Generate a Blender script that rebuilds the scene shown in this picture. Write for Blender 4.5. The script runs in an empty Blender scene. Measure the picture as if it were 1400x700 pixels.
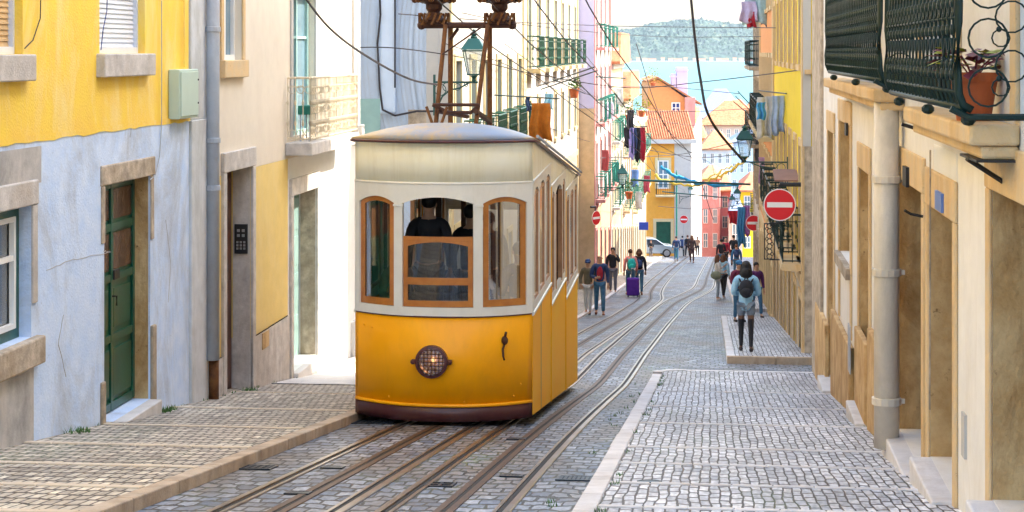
import bpy, bmesh, math, random
from mathutils import Vector, Matrix, Euler
from math import sin, cos, pi, radians, atan2, sqrt, hypot
random.seed(7)
SC = bpy.context.scene; COL = SC.collection
F = 2500.0; HY = 70.0; YAW = math.atan(0.1083)
cs, sn = cos(YAW), sin(YAW)
PR = [(-60,-5.6),(0,1.76),(29.5,5.394),(35.5,5.90),(54.8,7.9),(100,12.1),(146,16.3),(160,18.4),(250,33),(400,45),(1300,46.4),(1480,48)]
def H(v):
    for (a,x),(b,y) in zip(PR,PR[1:]):
        if v <= b: return x+(y-x)*(v-a)/(b-a)
    return PR[-1][1]
def G(v): return -(H(v-.8)+H(v)+H(v+.8))/3
def S(u,v,z=0.0): return Vector((u*cs+v*sn, -u*sn+v*cs, z))
def uv_at(px,Y):
    X = (px-700)/F*Y
    return X*cs-Y*sn, X*sn+Y*cs
# ---------------------------------------------------------------- objects
def link(o, parent=None):
    COL.objects.link(o)
    if parent is not None: o.parent = parent
    return o
def tag(o, label=None, cat=None, group=None, kind=None):
    if label: o['label'] = label
    if cat: o['category'] = cat
    if group: o['group'] = group
    if kind: o['kind'] = kind
    return o
def thing(name, label, cat, loc=(0,0,0), rz=0.0, group=None):
    o = link(bpy.data.objects.new(name, None)); o.empty_display_size = .1
    o.location = loc; o.rotation_euler = (0,0,rz)
    return tag(o, label, cat, group)
def copy_tree(o, parent=None):
    c = o.copy(); COL.objects.link(c); c.parent = parent
    for ch in [x for x in KIDS.get(o.name, [])]:
        d = copy_tree(ch, c)
        KIDS.setdefault(c.name, []).append(d)
    return c
KIDS = {}
class MB:
    def __init__(s): s.v=[]; s.f=[]; s.uv=None
    def add(s, vs, fs):
        n=len(s.v); s.v += [tuple(p) for p in vs]; s.f += [tuple(i+n for i in f) for f in fs]
    def box(s,x0,x1,y0,y1,z0,z1):
        if x0>x1:x0,x1=x1,x0
        if y0>y1:y0,y1=y1,y0
        if z0>z1:z0,z1=z1,z0
        s.add([(x0,y0,z0),(x1,y0,z0),(x1,y1,z0),(x0,y1,z0),(x0,y0,z1),(x1,y0,z1),(x1,y1,z1),(x0,y1,z1)],
              [(0,3,2,1),(4,5,6,7),(0,1,5,4),(1,2,6,5),(2,3,7,6),(3,0,4,7)])
        return s
    def hexa(s, p8):
        s.add(p8,[(0,3,2,1),(4,5,6,7),(0,1,5,4),(1,2,6,5),(2,3,7,6),(3,0,4,7)]); return s
    def quad(s,a,b,c,d): s.add([a,b,c,d],[(0,1,2,3)]); return s
    def prism(s, poly, y0, y1):     # poly in x,z extruded along y
        n=len(poly)
        s.add([(x,y0,z) for x,z in poly]+[(x,y1,z) for x,z in poly],
              [tuple(range(n)), tuple(range(2*n-1,n-1,-1))]+[(i,i+n,(i+1)%n+n,(i+1)%n) for i in range(n)])
        return s
    def tube(s, pts, r, n=6, cap=True):
        pts=[Vector(p) for p in pts]; rs = r if isinstance(r,(list,tuple)) else [r]*len(pts)
        rings=[]; up=None
        for i,p in enumerate(pts):
            t=(pts[min(i+1,len(pts)-1)]-pts[max(i-1,0)])
            if t.length<1e-9: t=Vector((0,0,1))
            t.normalize()
            if up is None:
                up = Vector((0,0,1)) if abs(t.z)<.9 else Vector((1,0,0))
            a=t.cross(up)
            if a.length<1e-6: a=t.cross(Vector((0,1,0)))
            a.normalize(); b=t.cross(a); b.normalize(); up=-b if False else up
            rings.append([p+rs[i]*(cos(2*pi*k/n+pi/n)*a+sin(2*pi*k/n+pi/n)*b) for k in range(n)])
        vs=[q for ring in rings for q in ring]; fs=[]
        for i in range(len(rings)-1):
            for k in range(n):
                fs.append((i*n+k,i*n+(k+1)%n,(i+1)*n+(k+1)%n,(i+1)*n+k))
        if cap:
            fs.append(tuple(range(n-1,-1,-1))); m=(len(rings)-1)*n; fs.append(tuple(range(m,m+n)))
        s.add(vs,fs); return s
    def lathe(s, prof, c=(0,0,0), n=16, axis='z', cap=True):
        vs=[];fs=[]
        for r,h in prof:
            for k in range(n):
                a=2*pi*k/n; x,y=r*cos(a),r*sin(a)
                vs.append((c[0]+x,c[1]+y,c[2]+h) if axis=='z' else ((c[0]+x,c[1]+h,c[2]+y) if axis=='y' else (c[0]+h,c[1]+x,c[2]+y)))
        for i in range(len(prof)-1):
            for k in range(n): fs.append((i*n+k,i*n+(k+1)%n,(i+1)*n+(k+1)%n,(i+1)*n+k))
        if cap:
            fs.append(tuple(range(n-1,-1,-1))); m=(len(prof)-1)*n; fs.append(tuple(range(m,m+n)))
        s.add(vs,fs); return s
    def grid(s, fn, us, vs_):
        n0=len(s.v); nu=len(us)
        for b in vs_:
            for a in us: s.v.append(tuple(fn(a,b)))
        for j in range(len(vs_)-1):
            for i in range(nu-1):
                k=n0+j*nu+i; s.f.append((k,k+1,k+nu+1,k+nu))
        return s
    def ball(s,c,r,n=8,sq=(1,1,1)):
        m=max(3,n//2+1); prof=[]
        vs=[];fs=[]
        for j in range(m+1):
            th=pi*j/m
            for k in range(n):
                a=2*pi*k/n
                vs.append((c[0]+r*sq[0]*sin(th)*cos(a),c[1]+r*sq[1]*sin(th)*sin(a),c[2]+r*sq[2]*cos(th)))
        for j in range(m):
            for k in range(n): fs.append((j*n+k,(j+1)*n+k,(j+1)*n+(k+1)%n,j*n+(k+1)%n))
        s.add(vs,fs); return s
    def build(s, name, mat, parent=None, smooth=False, bevel=0, label=None, loc=None, solid=0, uv=None):
        me=bpy.data.meshes.new(name); me.from_pydata(s.v,[],s.f)
        if uv:
            L=me.uv_layers.new(name='UVMap')
            for lp in me.loops: L.data[lp.index].uv = uv(s.v[lp.vertex_index])
        bm=bmesh.new(); bm.from_mesh(me)
        if not uv: bmesh.ops.recalc_face_normals(bm, faces=bm.faces)
        bm.to_mesh(me); bm.free()
        if smooth:
            for p in me.polygons: p.use_smooth=True
        me.materials.append(mat)
        o=link(bpy.data.objects.new(name,me),parent)
        if parent is not None: KIDS.setdefault(parent.name,[]).append(o)
        if loc: o.location=loc
        if bevel:
            m=o.modifiers.new('b','BEVEL'); m.width=bevel; m.segments=2; m.limit_method='ANGLE'
        if solid:
            m=o.modifiers.new('s','SOLIDIFY'); m.thickness=solid; m.offset=0
        if label: o['label']=label
        return o
# ---------------------------------------------------------------- materials
def new_mat(name):
    m=bpy.data.materials.new(name); m.use_nodes=True; nt=m.node_tree
    return m,nt,nt.nodes['Principled BSDF']
def rgb(c): return (c[0],c[1],c[2],1)
MC={}
def mat(name, col, rough=.7, metal=0, spec=.4, var=.15, scale=3, bump=.15, bscale=40, col2=None, stain=0, stcol=(.25,.2,.14), ststretch=(1,1,.35), stscale=1.2, emit=0, coat=0, st2=0):
    if name in MC: return MC[name]
    m,nt,b=new_mat(name); N=nt.nodes; Lk=nt.links
    tc=N.new('ShaderNodeTexCoord')
    n1=N.new('ShaderNodeTexNoise'); n1.inputs['Scale'].default_value=scale; n1.inputs['Detail'].default_value=8; n1.inputs['Roughness'].default_value=.65
    Lk.new(tc.outputs['Object'],n1.inputs['Vector'])
    mx=N.new('ShaderNodeMix'); mx.data_type='RGBA'
    c2=col2 or tuple(c*(1-var) for c in col); c1=tuple(min(1,c*(1+var*.4)) for c in col) if not col2 else col
    mx.inputs[6].default_value=rgb(c1); mx.inputs[7].default_value=rgb(c2)
    cr=N.new('ShaderNodeMapRange'); cr.inputs[1].default_value=.35; cr.inputs[2].default_value=.68
    Lk.new(n1.outputs['Fac'],cr.inputs[0]); Lk.new(cr.outputs[0],mx.inputs[0])
    out=mx.outputs[2]
    if stain:
        mp=N.new('ShaderNodeMapping'); mp.inputs['Scale'].default_value=ststretch; Lk.new(tc.outputs['Object'],mp.inputs[0])
        n2=N.new('ShaderNodeTexNoise'); n2.inputs['Scale'].default_value=stscale; n2.inputs['Detail'].default_value=10; n2.inputs['Roughness'].default_value=.75; n2.inputs['Distortion'].default_value=.6
        Lk.new(mp.outputs[0],n2.inputs['Vector'])
        r2=N.new('ShaderNodeMapRange'); r2.inputs[1].default_value=.47; r2.inputs[2].default_value=.63; r2.inputs[4].default_value=stain
        Lk.new(n2.outputs['Fac'],r2.inputs[0])
        m2=N.new('ShaderNodeMix'); m2.data_type='RGBA'; Lk.new(r2.outputs[0],m2.inputs[0]); Lk.new(out,m2.inputs[6]); m2.inputs[7].default_value=rgb(stcol); out=m2.outputs[2]
    if st2:
        n3=N.new('ShaderNodeTexNoise'); n3.inputs['Scale'].default_value=9; n3.inputs['Detail'].default_value=12; n3.inputs['Roughness'].default_value=.8
        Lk.new(tc.outputs['Object'],n3.inputs['Vector'])
        r3=N.new('ShaderNodeMapRange'); r3.inputs[1].default_value=.6; r3.inputs[2].default_value=.66; r3.inputs[4].default_value=st2
        Lk.new(n3.outputs['Fac'],r3.inputs[0])
        m3=N.new('ShaderNodeMix'); m3.data_type='RGBA'; Lk.new(r3.outputs[0],m3.inputs[0]); Lk.new(out,m3.inputs[6]); m3.inputs[7].default_value=rgb(tuple(c*.55 for c in stcol)); out=m3.outputs[2]
    Lk.new(out,b.inputs['Base Color'])
    b.inputs['Roughness'].default_value=rough; b.inputs['Metallic'].default_value=metal
    b.inputs['Specular IOR Level'].default_value=spec
    if coat: b.inputs['Coat Weight'].default_value=coat; b.inputs['Coat Roughness'].default_value=.08
    if bump:
        n4=N.new('ShaderNodeTexNoise'); n4.inputs['Scale'].default_value=bscale; n4.inputs['Detail'].default_value=5
        Lk.new(tc.outputs['Object'],n4.inputs['Vector'])
        ad=N.new('ShaderNodeMath'); ad.operation='ADD'; Lk.new(n4.outputs['Fac'],ad.inputs[0]); Lk.new(n1.outputs['Fac'],ad.inputs[1])
        bp=N.new('ShaderNodeBump'); bp.inputs['Strength'].default_value=bump; bp.inputs['Distance'].default_value=.02
        Lk.new(ad.outputs[0],bp.inputs['Height']); Lk.new(bp.outputs[0],b.inputs['Normal'])
    if emit:
        b.inputs['Emission Color'].default_value=rgb(col); b.inputs['Emission Strength'].default_value=emit
    MC[name]=m; return m
def paving(name, c1, c2, mortar, bw, bh, msize, rot=False, distort=.03, moss=0.0, rough=.6, bstr=.6, warm=None):
    m,nt,b=new_mat(name); N=nt.nodes; Lk=nt.links
    tc0=N.new('ShaderNodeUVMap'); tc=N.new('ShaderNodeMapping'); tc.inputs['Scale'].default_value=(1,.3,1); Lk.new(tc0.outputs[0],tc.inputs[0])
    nz=N.new('ShaderNodeTexNoise'); nz.inputs['Scale'].default_value=5; nz.inputs['Detail'].default_value=3
    Lk.new(tc.outputs[0],nz.inputs['Vector'])
    sb=N.new('ShaderNodeVectorMath'); sb.operation='SUBTRACT'; sb.inputs[1].default_value=(.5,.5,.5); Lk.new(nz.outputs['Color'],sb.inputs[0])
    sc=N.new('ShaderNodeVectorMath'); sc.operation='SCALE'; sc.inputs['Scale'].default_value=distort*4; Lk.new(sb.outputs[0],sc.inputs[0])
    ad=N.new('ShaderNodeVectorMath'); ad.operation='ADD'; Lk.new(tc.outputs[0],ad.inputs[0]); Lk.new(sc.outputs[0],ad.inputs[1])
    vec=ad.outputs[0]
    if rot:
        mp=N.new('ShaderNodeMapping'); mp.inputs['Rotation'].default_value=(0,0,pi/2); Lk.new(vec,mp.inputs[0]); vec=mp.outputs[0]
    br=N.new('ShaderNodeTexBrick'); br.inputs['Scale'].default_value=1; br.inputs['Brick Width'].default_value=bw; br.inputs['Row Height'].default_value=bh
    br.inputs['Mortar Size'].default_value=msize; br.inputs['Mortar Smooth'].default_value=.35; br.inputs['Bias'].default_value=0
    br.inputs['Color1'].default_value=(0,0,0,1); br.inputs['Color2'].default_value=(1,1,1,1); br.inputs['Mortar'].default_value=(.5,.5,.5,1)
    br.offset=.5; br.squash=1
    Lk.new(vec,br.inputs['Vector'])
    mx=N.new('ShaderNodeMix'); mx.data_type='RGBA'; mx.inputs[6].default_value=rgb(c1); mx.inputs[7].default_value=rgb(c2); Lk.new(br.outputs['Color'],mx.inputs[0])
    n2=N.new('ShaderNodeTexNoise'); n2.inputs['Scale'].default_value=1.3; n2.inputs['Detail'].default_value=6; Lk.new(tc.outputs[0],n2.inputs['Vector'])
    n3=N.new('ShaderNodeTexNoise'); n3.inputs['Scale'].default_value=22; n3.inputs['Detail'].default_value=5; Lk.new(tc.outputs[0],n3.inputs['Vector'])
    mr=N.new('ShaderNodeMapRange'); mr.inputs[1].default_value=.3; mr.inputs[2].default_value=.7; mr.inputs[3].default_value=.6; mr.inputs[4].default_value=1.25; Lk.new(n3.outputs['Fac'],mr.inputs[0])
    nb=N.new('ShaderNodeTexNoise'); nb.inputs['Scale'].default_value=.9; nb.inputs['Detail'].default_value=4; Lk.new(tc.outputs[0],nb.inputs['Vector'])
    mb=N.new('ShaderNodeMapRange'); mb.inputs[1].default_value=.35; mb.inputs[2].default_value=.65; mb.inputs[3].default_value=.72; mb.inputs[4].default_value=1.15; Lk.new(nb.outputs['Fac'],mb.inputs[0])
    mm=N.new('ShaderNodeMath'); mm.operation='MULTIPLY'; Lk.new(mr.outputs[0],mm.inputs[0]); Lk.new(mb.outputs[0],mm.inputs[1]); mr=mm
    ml=N.new('ShaderNodeVectorMath'); ml.operation='SCALE'; Lk.new(mx.outputs[2],ml.inputs[0]); Lk.new(mr.outputs[0],ml.inputs['Scale'])
    out=ml.outputs[0]
    if warm:
        rw=N.new('ShaderNodeMapRange'); rw.inputs[1].default_value=.45; rw.inputs[2].default_value=.65; rw.inputs[4].default_value=.75; Lk.new(n2.outputs['Fac'],rw.inputs[0])
        mw=N.new('ShaderNodeMix'); mw.data_type='RGBA'; Lk.new(rw.outputs[0],mw.inputs[0]); Lk.new(out,mw.inputs[6]); mw.inputs[7].default_value=rgb(warm); out=mw.outputs[2]
    m2=N.new('ShaderNodeMix'); m2.data_type='RGBA'; Lk.new(br.outputs['Fac'],m2.inputs[0]); Lk.new(out,m2.inputs[6])
    mo=N.new('ShaderNodeMix'); mo.data_type='RGBA'; mo.inputs[6].default_value=rgb(mortar); mo.inputs[7].default_value=(.065,.085,.03,1)
    n5=N.new('ShaderNodeTexNoise'); n5.inputs['Scale'].default_value=.7; n5.inputs['Detail'].default_value=6; n5.inputs['Roughness'].default_value=.7; Lk.new(tc.outputs[0],n5.inputs['Vector'])
    r5=N.new('ShaderNodeMapRange'); r5.inputs[1].default_value=.52; r5.inputs[2].default_value=.62; Lk.new(n5.outputs['Fac'],r5.inputs[0])
    Lk.new(r5.outputs[0],mo.inputs[0]); Lk.new(mo.outputs[2],m2.inputs[7]); out=m2.outputs[2]
    if moss:
        r6=N.new('ShaderNodeMapRange'); r6.inputs[1].default_value=.60; r6.inputs[2].default_value=.68; r6.inputs[4].default_value=moss; Lk.new(n5.outputs['Fac'],r6.inputs[0])
        rm=N.new('ShaderNodeMath'); rm.operation='MULTIPLY'; Lk.new(r6.outputs[0],rm.inputs[0])
        r7=N.new('ShaderNodeMapRange'); r7.inputs[1].default_value=.45; r7.inputs[2].default_value=.6; Lk.new(n3.outputs['Fac'],r7.inputs[0]); Lk.new(r7.outputs[0],rm.inputs[1])
        m6=N.new('ShaderNodeMix'); m6.data_type='RGBA'; Lk.new(rm.outputs[0],m6.inputs[0]); Lk.new(out,m6.inputs[6]); m6.inputs[7].default_value=(.12,.2,.03,1); out=m6.outputs[2]
    Lk.new(out,b.inputs['Base Color']); b.inputs['Roughness'].default_value=rough; b.inputs['Specular IOR Level'].default_value=.5
    iv=N.new('ShaderNodeMath'); iv.operation='SUBTRACT'; iv.inputs[0].default_value=1; Lk.new(br.outputs['Fac'],iv.inputs[1])
    a2=N.new('ShaderNodeMath'); a2.operation='MULTIPLY_ADD'; Lk.new(n3.outputs['Fac'],a2.inputs[0]); a2.inputs[1].default_value=.5; Lk.new(iv.outputs[0],a2.inputs[2])
    a3=N.new('ShaderNodeMath'); a3.operation='MULTIPLY_ADD'; Lk.new(br.outputs['Color'],a3.inputs[0]); a3.inputs[1].default_value=.35; Lk.new(a2.outputs[0],a3.inputs[2])
    bp=N.new('ShaderNodeBump'); bp.inputs['Strength'].default_value=bstr; bp.inputs['Distance'].default_value=.025; Lk.new(a3.outputs[0],bp.inputs['Height']); Lk.new(bp.outputs[0],b.inputs['Normal'])
    return m
M=dict(
 yellow=mat('yellow_plaster',(.90,.62,.07),.85,col2=(.86,.55,.09),stain=.6,stcol=(.88,.70,.32),stscale=1.5,st2=.35,bump=.25),
 blue=mat('blue_plaster',(.50,.64,.87),.85,col2=(.66,.75,.90),stain=.7,stcol=(.38,.41,.46),stscale=.9,ststretch=(1,1,.6),st2=.5,bump=.3),
 greyplaster=mat('grey_plaster',(.42,.40,.38),.85,var=.35,stain=.6,stcol=(.6,.55,.5)),
 stone=mat('limestone',(.50,.41,.31),.8,var=.45,scale=6,stain=.6,stcol=(.25,.18,.10),st2=.6,bump=.4),
 palestone=mat('pale_stone',(.58,.54,.5),.8,var=.3,scale=5,stain=.5,stcol=(.38,.30,.22),st2=.4,bump=.3),
 orangestone=mat('sandstone_orange',(.72,.50,.25),.8,col2=(.62,.48,.30),scale=5,stain=.6,stcol=(.50,.28,.09),st2=.6,bump=.4),
 brownstone=mat('sandstone_brown',(.46,.27,.10),.85,col2=(.68,.48,.24),scale=2.6,stain=.6,stcol=(.27,.13,.035),stscale=2.4,ststretch=(1,1,.3),st2=.9,bump=.7,bscale=18),
 beige=mat('beige_plaster',(.74,.66,.54),.9,var=.06,stain=.3,stcol=(.64,.54,.44)),
 paleyellow=mat('pale_yellow_plaster',(.76,.56,.19),.9,var=.08,stain=.3,stcol=(.75,.62,.35)),
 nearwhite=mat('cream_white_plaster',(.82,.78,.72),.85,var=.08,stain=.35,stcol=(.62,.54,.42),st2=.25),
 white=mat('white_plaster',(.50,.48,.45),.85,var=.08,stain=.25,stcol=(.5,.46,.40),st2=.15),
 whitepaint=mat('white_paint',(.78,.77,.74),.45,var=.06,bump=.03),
 palebluewall=mat('pale_blue_wall',(.58,.69,.84),.85,var=.08,stain=.4,stcol=(.68,.72,.78),st2=.2),
 teal=mat('teal_patch',(.32,.50,.47),.85,var=.12),
 pipegrey=mat('pipe_grey',(.40,.44,.50),.5,var=.15,stain=.35,stcol=(.30,.22,.18)),
 pipecream=mat('pipe_cream',(.70,.62,.50),.55,var=.12,stain=.4,stcol=(.33,.28,.2)),
 steel=mat('steel_pipe',(.40,.43,.48),.35,metal=.7,var=.1),
 green=mat('green_door_paint',(.004,.075,.042),.35,var=.3,bump=.05,spec=.5,coat=.15),
 dgreen=mat('dark_green_iron',(.005,.024,.022),.5,var=.25,bump=.1,stain=.3,stcol=(.02,.05,.05),spec=.3),
 brightgreen=mat('green_shutter',(.015,.20,.15),.5,var=.25,bump=.05),
 lampgreen=mat('lamp_green',(.008,.065,.06),.4,var=.2,bump=.05),
 iron=mat('black_iron',(.02,.02,.022),.5,var=.3,bump=.05),
 creamiron=mat('cream_iron',(.66,.56,.40),.5,var=.12,bump=.05),
 ybrown=mat('brown_door',(.09,.035,.022),.5,var=.3,bump=.1),
 shutterwhite=mat('shutter_white',(.66,.69,.75),.5,var=.06,bump=.03),
 shutterwood=mat('shutter_wood',(.62,.41,.2),.6,var=.25,bump=.1),
 box=mat('meter_box_green',(.48,.60,.52),.5,var=.05,bump=.02),
 wire=mat('wire_black',(.03,.025,.03),.6,var=.1,bump=0),
 tramyellow=mat('tram_yellow',(1.0,.42,.0),.38,col2=(.95,.375,.0),scale=1.2,stain=.35,stcol=(.74,.31,.01),stscale=1.5,bump=.02,bscale=8,coat=.08,spec=.3,st2=.12),
 tramside=mat('tram_yellow_side',(.90,.42,.01),.6,col2=(.88,.48,.03),scale=1.2,bump=.02,bscale=8,spec=.25),
 tramcream=mat('tram_cream',(.90,.88,.74),.5,col2=(.86,.82,.60),scale=1.2,stain=.35,stcol=(.66,.58,.36),ststretch=(3,3,.3),bump=.02,bscale=8,coat=.2),
 tramwhite=mat('tram_white',(.78,.76,.69),.4,var=.07,bump=.02,coat=.2,stain=.2,stcol=(.55,.45,.3)),
 maroon=mat('tram_maroon',(.085,.02,.022),.4,var=.25,bump=.04,coat=.15,stain=.3,stcol=(.14,.07,.05)),
 wood=mat('varnished_wood',(.52,.20,.035),.35,col2=(.38,.12,.018),scale=5,bump=.05,coat=.4),
 woodpale=mat('side_wood',(.50,.27,.14),.4,var=.25,scale=6,bump=.05),
 roofmetal=mat('tram_roof',(.20,.26,.38),.45,metal=.1,col2=(.34,.30,.22),scale=1.2,stain=.6,stcol=(.62,.36,.05),stscale=1.3,ststretch=(1,1,1),bump=.06),
 rust=mat('rusty_steel',(.10,.035,.014),.65,col2=(.20,.085,.02),scale=8,bump=.25,metal=.2),
 rustdark=mat('dark_rust',(.045,.018,.016),.6,col2=(.09,.035,.018),scale=9,bump=.3,metal=.2),
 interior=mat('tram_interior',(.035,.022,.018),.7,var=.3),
 rail=mat('rail_steel',(.27,.21,.16),.33,metal=1,col2=(.40,.36,.34),scale=1.5,bump=.05,bscale=20),
 railside=mat('rail_rust',(.13,.065,.03),.5,metal=.5,col2=(.08,.05,.035),scale=5,bump=.1),
 groove=mat('groove_dark',(.015,.012,.011),.7,var=.2,bump=0),
 kerbstone=mat('kerb_stone',(.48,.36,.25),.75,var=.35,scale=2.5,bump=.3,stain=.5,stcol=(.62,.54,.44)),
 kerbpale=mat('kerb_pale',(.74,.71,.70),.65,var=.18,scale=3,bump=.25,stain=.35,stcol=(.40,.30,.22)),
 marble=mat('marble_step',(.68,.64,.60),.6,var=.15,bump=.1,stain=.3),
 grate=mat('cast_iron',(.05,.06,.075),.4,metal=.6,var=.3,bump=.2),
 terracotta=mat('terracotta',(.42,.10,.03),.7,var=.2,bump=.1,stain=.2,stcol=(.5,.25,.12)),
 leafred=mat('red_leaf',(.15,.015,.03),.5,var=.3,bump=0),
 leaf=mat('green_leaf',(.06,.16,.03),.6,var=.3,bump=0),
 leafy=mat('yellow_leaf',(.35,.38,.04),.6,var=.3,bump=0),
 glass=mat('window_glass',(.05,.07,.09),.06,var=.4,scale=1.5,bump=.01,spec=.9),
 glassblue=mat('window_glass_blue',(.16,.26,.33),.08,var=.3,scale=1.5,bump=.01,spec=.9),
 curtain=mat('curtain_ochre',(.45,.28,.06),.8,var=.3,scale=4),
 roofred=mat('roof_tile',(.36,.12,.05),.8,col2=(.50,.25,.13),scale=3,bump=.3),
 roofblue=mat('roof_slate',(.16,.22,.34),.7,var=.2),
 orange=mat('orange_wall',(.78,.36,.05),.85,var=.08,stain=.2,stcol=(.7,.42,.15)),
 peach=mat('peach_wall',(.68,.30,.11),.85,var=.08),
 pink=mat('pink_wall',(.60,.26,.24),.85,var=.1,stain=.3,stcol=(.7,.55,.5)),
 lilac=mat('lilac_wall',(.50,.48,.70),.85,var=.06),
 cream=mat('cream_wall',(.60,.48,.27),.85,var=.08,stain=.3,stcol=(.55,.45,.3)),
 tan=mat('tan_stone_wall',(.58,.42,.26),.85,var=.15,scale=4,stain=.3,stcol=(.45,.32,.2)),
 brightyellow=mat('bright_yellow_wall',(.85,.62,.02),.85,var=.08,stain=.2,stcol=(.8,.65,.2)),
 red=mat('sign_red',(.65,.012,.02),.4,var=.04,bump=0,coat=.2),
 signwhite=mat('sign_white',(.80,.78,.76),.4,var=.03,bump=0),
 signgrey=mat('sign_back',(.35,.36,.38),.4,metal=.5,var=.05,bump=0),
 skin=mat('skin',(.52,.29,.19),.6,var=.08,bump=0),
 skind=mat('skin_dark',(.16,.08,.05),.6,var=.08,bump=0),
 hairk=mat('hair_black',(.012,.01,.01),.55,var=.3,scale=30,bump=.3),
 hairb=mat('hair_brown',(.10,.04,.02),.55,var=.3,scale=30,bump=.3),
 carsilver=mat('car_silver',(.45,.52,.56),.25,metal=.5,var=.03,bump=0,coat=.6),
 rubber=mat('rubber',(.02,.02,.02),.7,bump=0),
)
def cloth(name,c,c2=None): return mat('cloth_'+name,c,.85,var=.22,scale=9,bump=.3,bscale=25,col2=c2)
# tram / lamp glass that is really see-through
def glassmat(name, tint, fac, rough=.03):
    m,nt,b=new_mat(name); N=nt.nodes; Lk=nt.links
    t=N.new('ShaderNodeBsdfTransparent'); t.inputs[0].default_value=rgb(tint)
    g=N.new('ShaderNodeBsdfGlossy'); g.inputs['Roughness'].default_value=rough; g.inputs[0].default_value=(.95,.97,1,1)
    fr=N.new('ShaderNodeFresnel'); fr.inputs[0].default_value=1.5
    ad=N.new('ShaderNodeMath'); ad.operation='ADD'; ad.inputs[1].default_value=fac; ad.use_clamp=True; Lk.new(fr.outputs[0],ad.inputs[0])
    mx=N.new('ShaderNodeMixShader'); Lk.new(ad.outputs[0],mx.inputs[0]); Lk.new(t.outputs[0],mx.inputs[1]); Lk.new(g.outputs[0],mx.inputs[2])
    Lk.new(mx.outputs[0],nt.nodes['Material Output'].inputs['Surface']); return m
M['tramglass']=glassmat('tram_glass',(.75,.8,.78),.36)
M['tramglass2']=glassmat('tram_glass_dark',(.45,.47,.45),.08)
M['lampglass']=glassmat('lantern_glass',(.85,.9,.9),.25,.15)
PAVR=paving('sett_paving',(.11,.145,.21),(.40,.43,.50),(.03,.026,.02),.16,.082,.012,distort=.032,moss=.75,rough=.5,bstr=.9,warm=(.20,.155,.11))
PAVL=paving('cobble_warm',(.36,.30,.23),(.72,.63,.49),(.055,.035,.022),.088,.085,.0095,distort=.016,rough=.62,bstr=.8,warm=(.50,.42,.33))
PAVS=paving('cobble_pale',(.47,.47,.51),(.80,.79,.81),(.06,.04,.03),.088,.078,.0085,rot=True,distort=.02,rough=.55,bstr=.8)
# ---------------------------------------------------------------- frames
class Fr:
    """local frame of a facade: x along it, y into the building, z up from its base"""
    def __init__(s,o,ang): s.o=Vector(o); s.a=ang; s.x=Vector((cos(ang),sin(ang),0)); s.y=Vector((-sin(ang),cos(ang),0))
    def p(s,px,py,y=0.0):
        d=Vector(((px-700)/F,1,-(py-HY)/F))
        k=((s.o+s.y*y).dot(s.y))/(d.dot(s.y))
        w=d*k-s.o
        return w.dot(s.x), w.z
    def px(s,px,y=0.0): return s.p(px,0,y)[0]
ANG_L=pi/2-YAW; ANG_R=-pi/2-YAW; ANG_F=-YAW
def facade(mb,x0,x1,z0,z1,holes,depth=.3,y=0.0):
    xs=sorted(set([x0,x1]+[min(max(h[i],x0),x1) for h in holes for i in (0,1)]))
    zs=sorted(set([z0,z1]+[min(max(h[i],z0),z1) for h in holes for i in (2,3)]))
    def inh(a,b): return any(h[0]<a<h[1] and h[2]<b<h[3] for h in holes)
    for i in range(len(xs)-1):
        for j in range(len(zs)-1):
            if not inh((xs[i]+xs[i+1])/2,(zs[j]+zs[j+1])/2):
                mb.quad((xs[i],y,zs[j]),(xs[i+1],y,zs[j]),(xs[i+1],y,zs[j+1]),(xs[i],y,zs[j+1]))
    for (a,b,c,d) in [h[:4] for h in holes]:
        ct=d<=z1; cb=c>=z0; a=max(a,x0);b=min(b,x1);c=max(c,z0);d=min(d,z1)
        if a>=b or c>=d: continue
        e=y+depth
        mb.quad((a,y,c),(a,e,c),(a,e,d),(a,y,d)); mb.quad((b,y,c),(b,e,c),(b,e,d),(b,y,d))
        (mb.quad((a,y,d),(b,y,d),(b,e,d),(a,e,d)) if ct else 0); (mb.quad((a,y,c),(b,y,c),(b,e,c),(a,e,c)) if cb else 0)
def shell(mb,x0,x1,z0,z1,D,y=0.0):
    mb.quad((x0,y,z0),(x0,D,z0),(x0,D,z1),(x0,y,z1)); mb.quad((x1,y,z0),(x1,D,z0),(x1,D,z1),(x1,y,z1))
    mb.quad((x0,D,z0),(x1,D,z0),(x1,D,z1),(x0,D,z1)); mb.quad((x0,y,z1),(x1,y,z1),(x1,D,z1),(x0,D,z1))
def window(par,x0,x1,z0,z1,y,fm,gm,mull=1,trans=1,fw=.06,name='window',label=None):
    b=MB(); d=.05
    b.box(x0,x0+fw,y-d,y,z0,z1).box(x1-fw,x1,y-d,y,z0,z1).box(x0+fw,x1-fw,y-d,y,z1-fw,z1).box(x0+fw,x1-fw,y-d,y,z0,z0+fw)
    for i in range(mull):
        c=x0+(x1-x0)*(i+1)/(mull+1); b.box(c-fw*.5,c+fw*.5,y-d*.8,y,z0+fw,z1-fw)
    for i in range(trans):
        c=z0+(z1-z0)*(.68 if trans==1 else (i+1)/(trans+1)); b.box(x0+fw,x1-fw,y-d*.6,y,c-fw*.3,c+fw*.3)
    o=b.build(name,fm,par,label=label)
    MB().box(x0+fw*.5,x1-fw*.5,y,y+.015,z0+fw*.5,z1-fw*.5).build('pane',gm,o)
    return o
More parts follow.
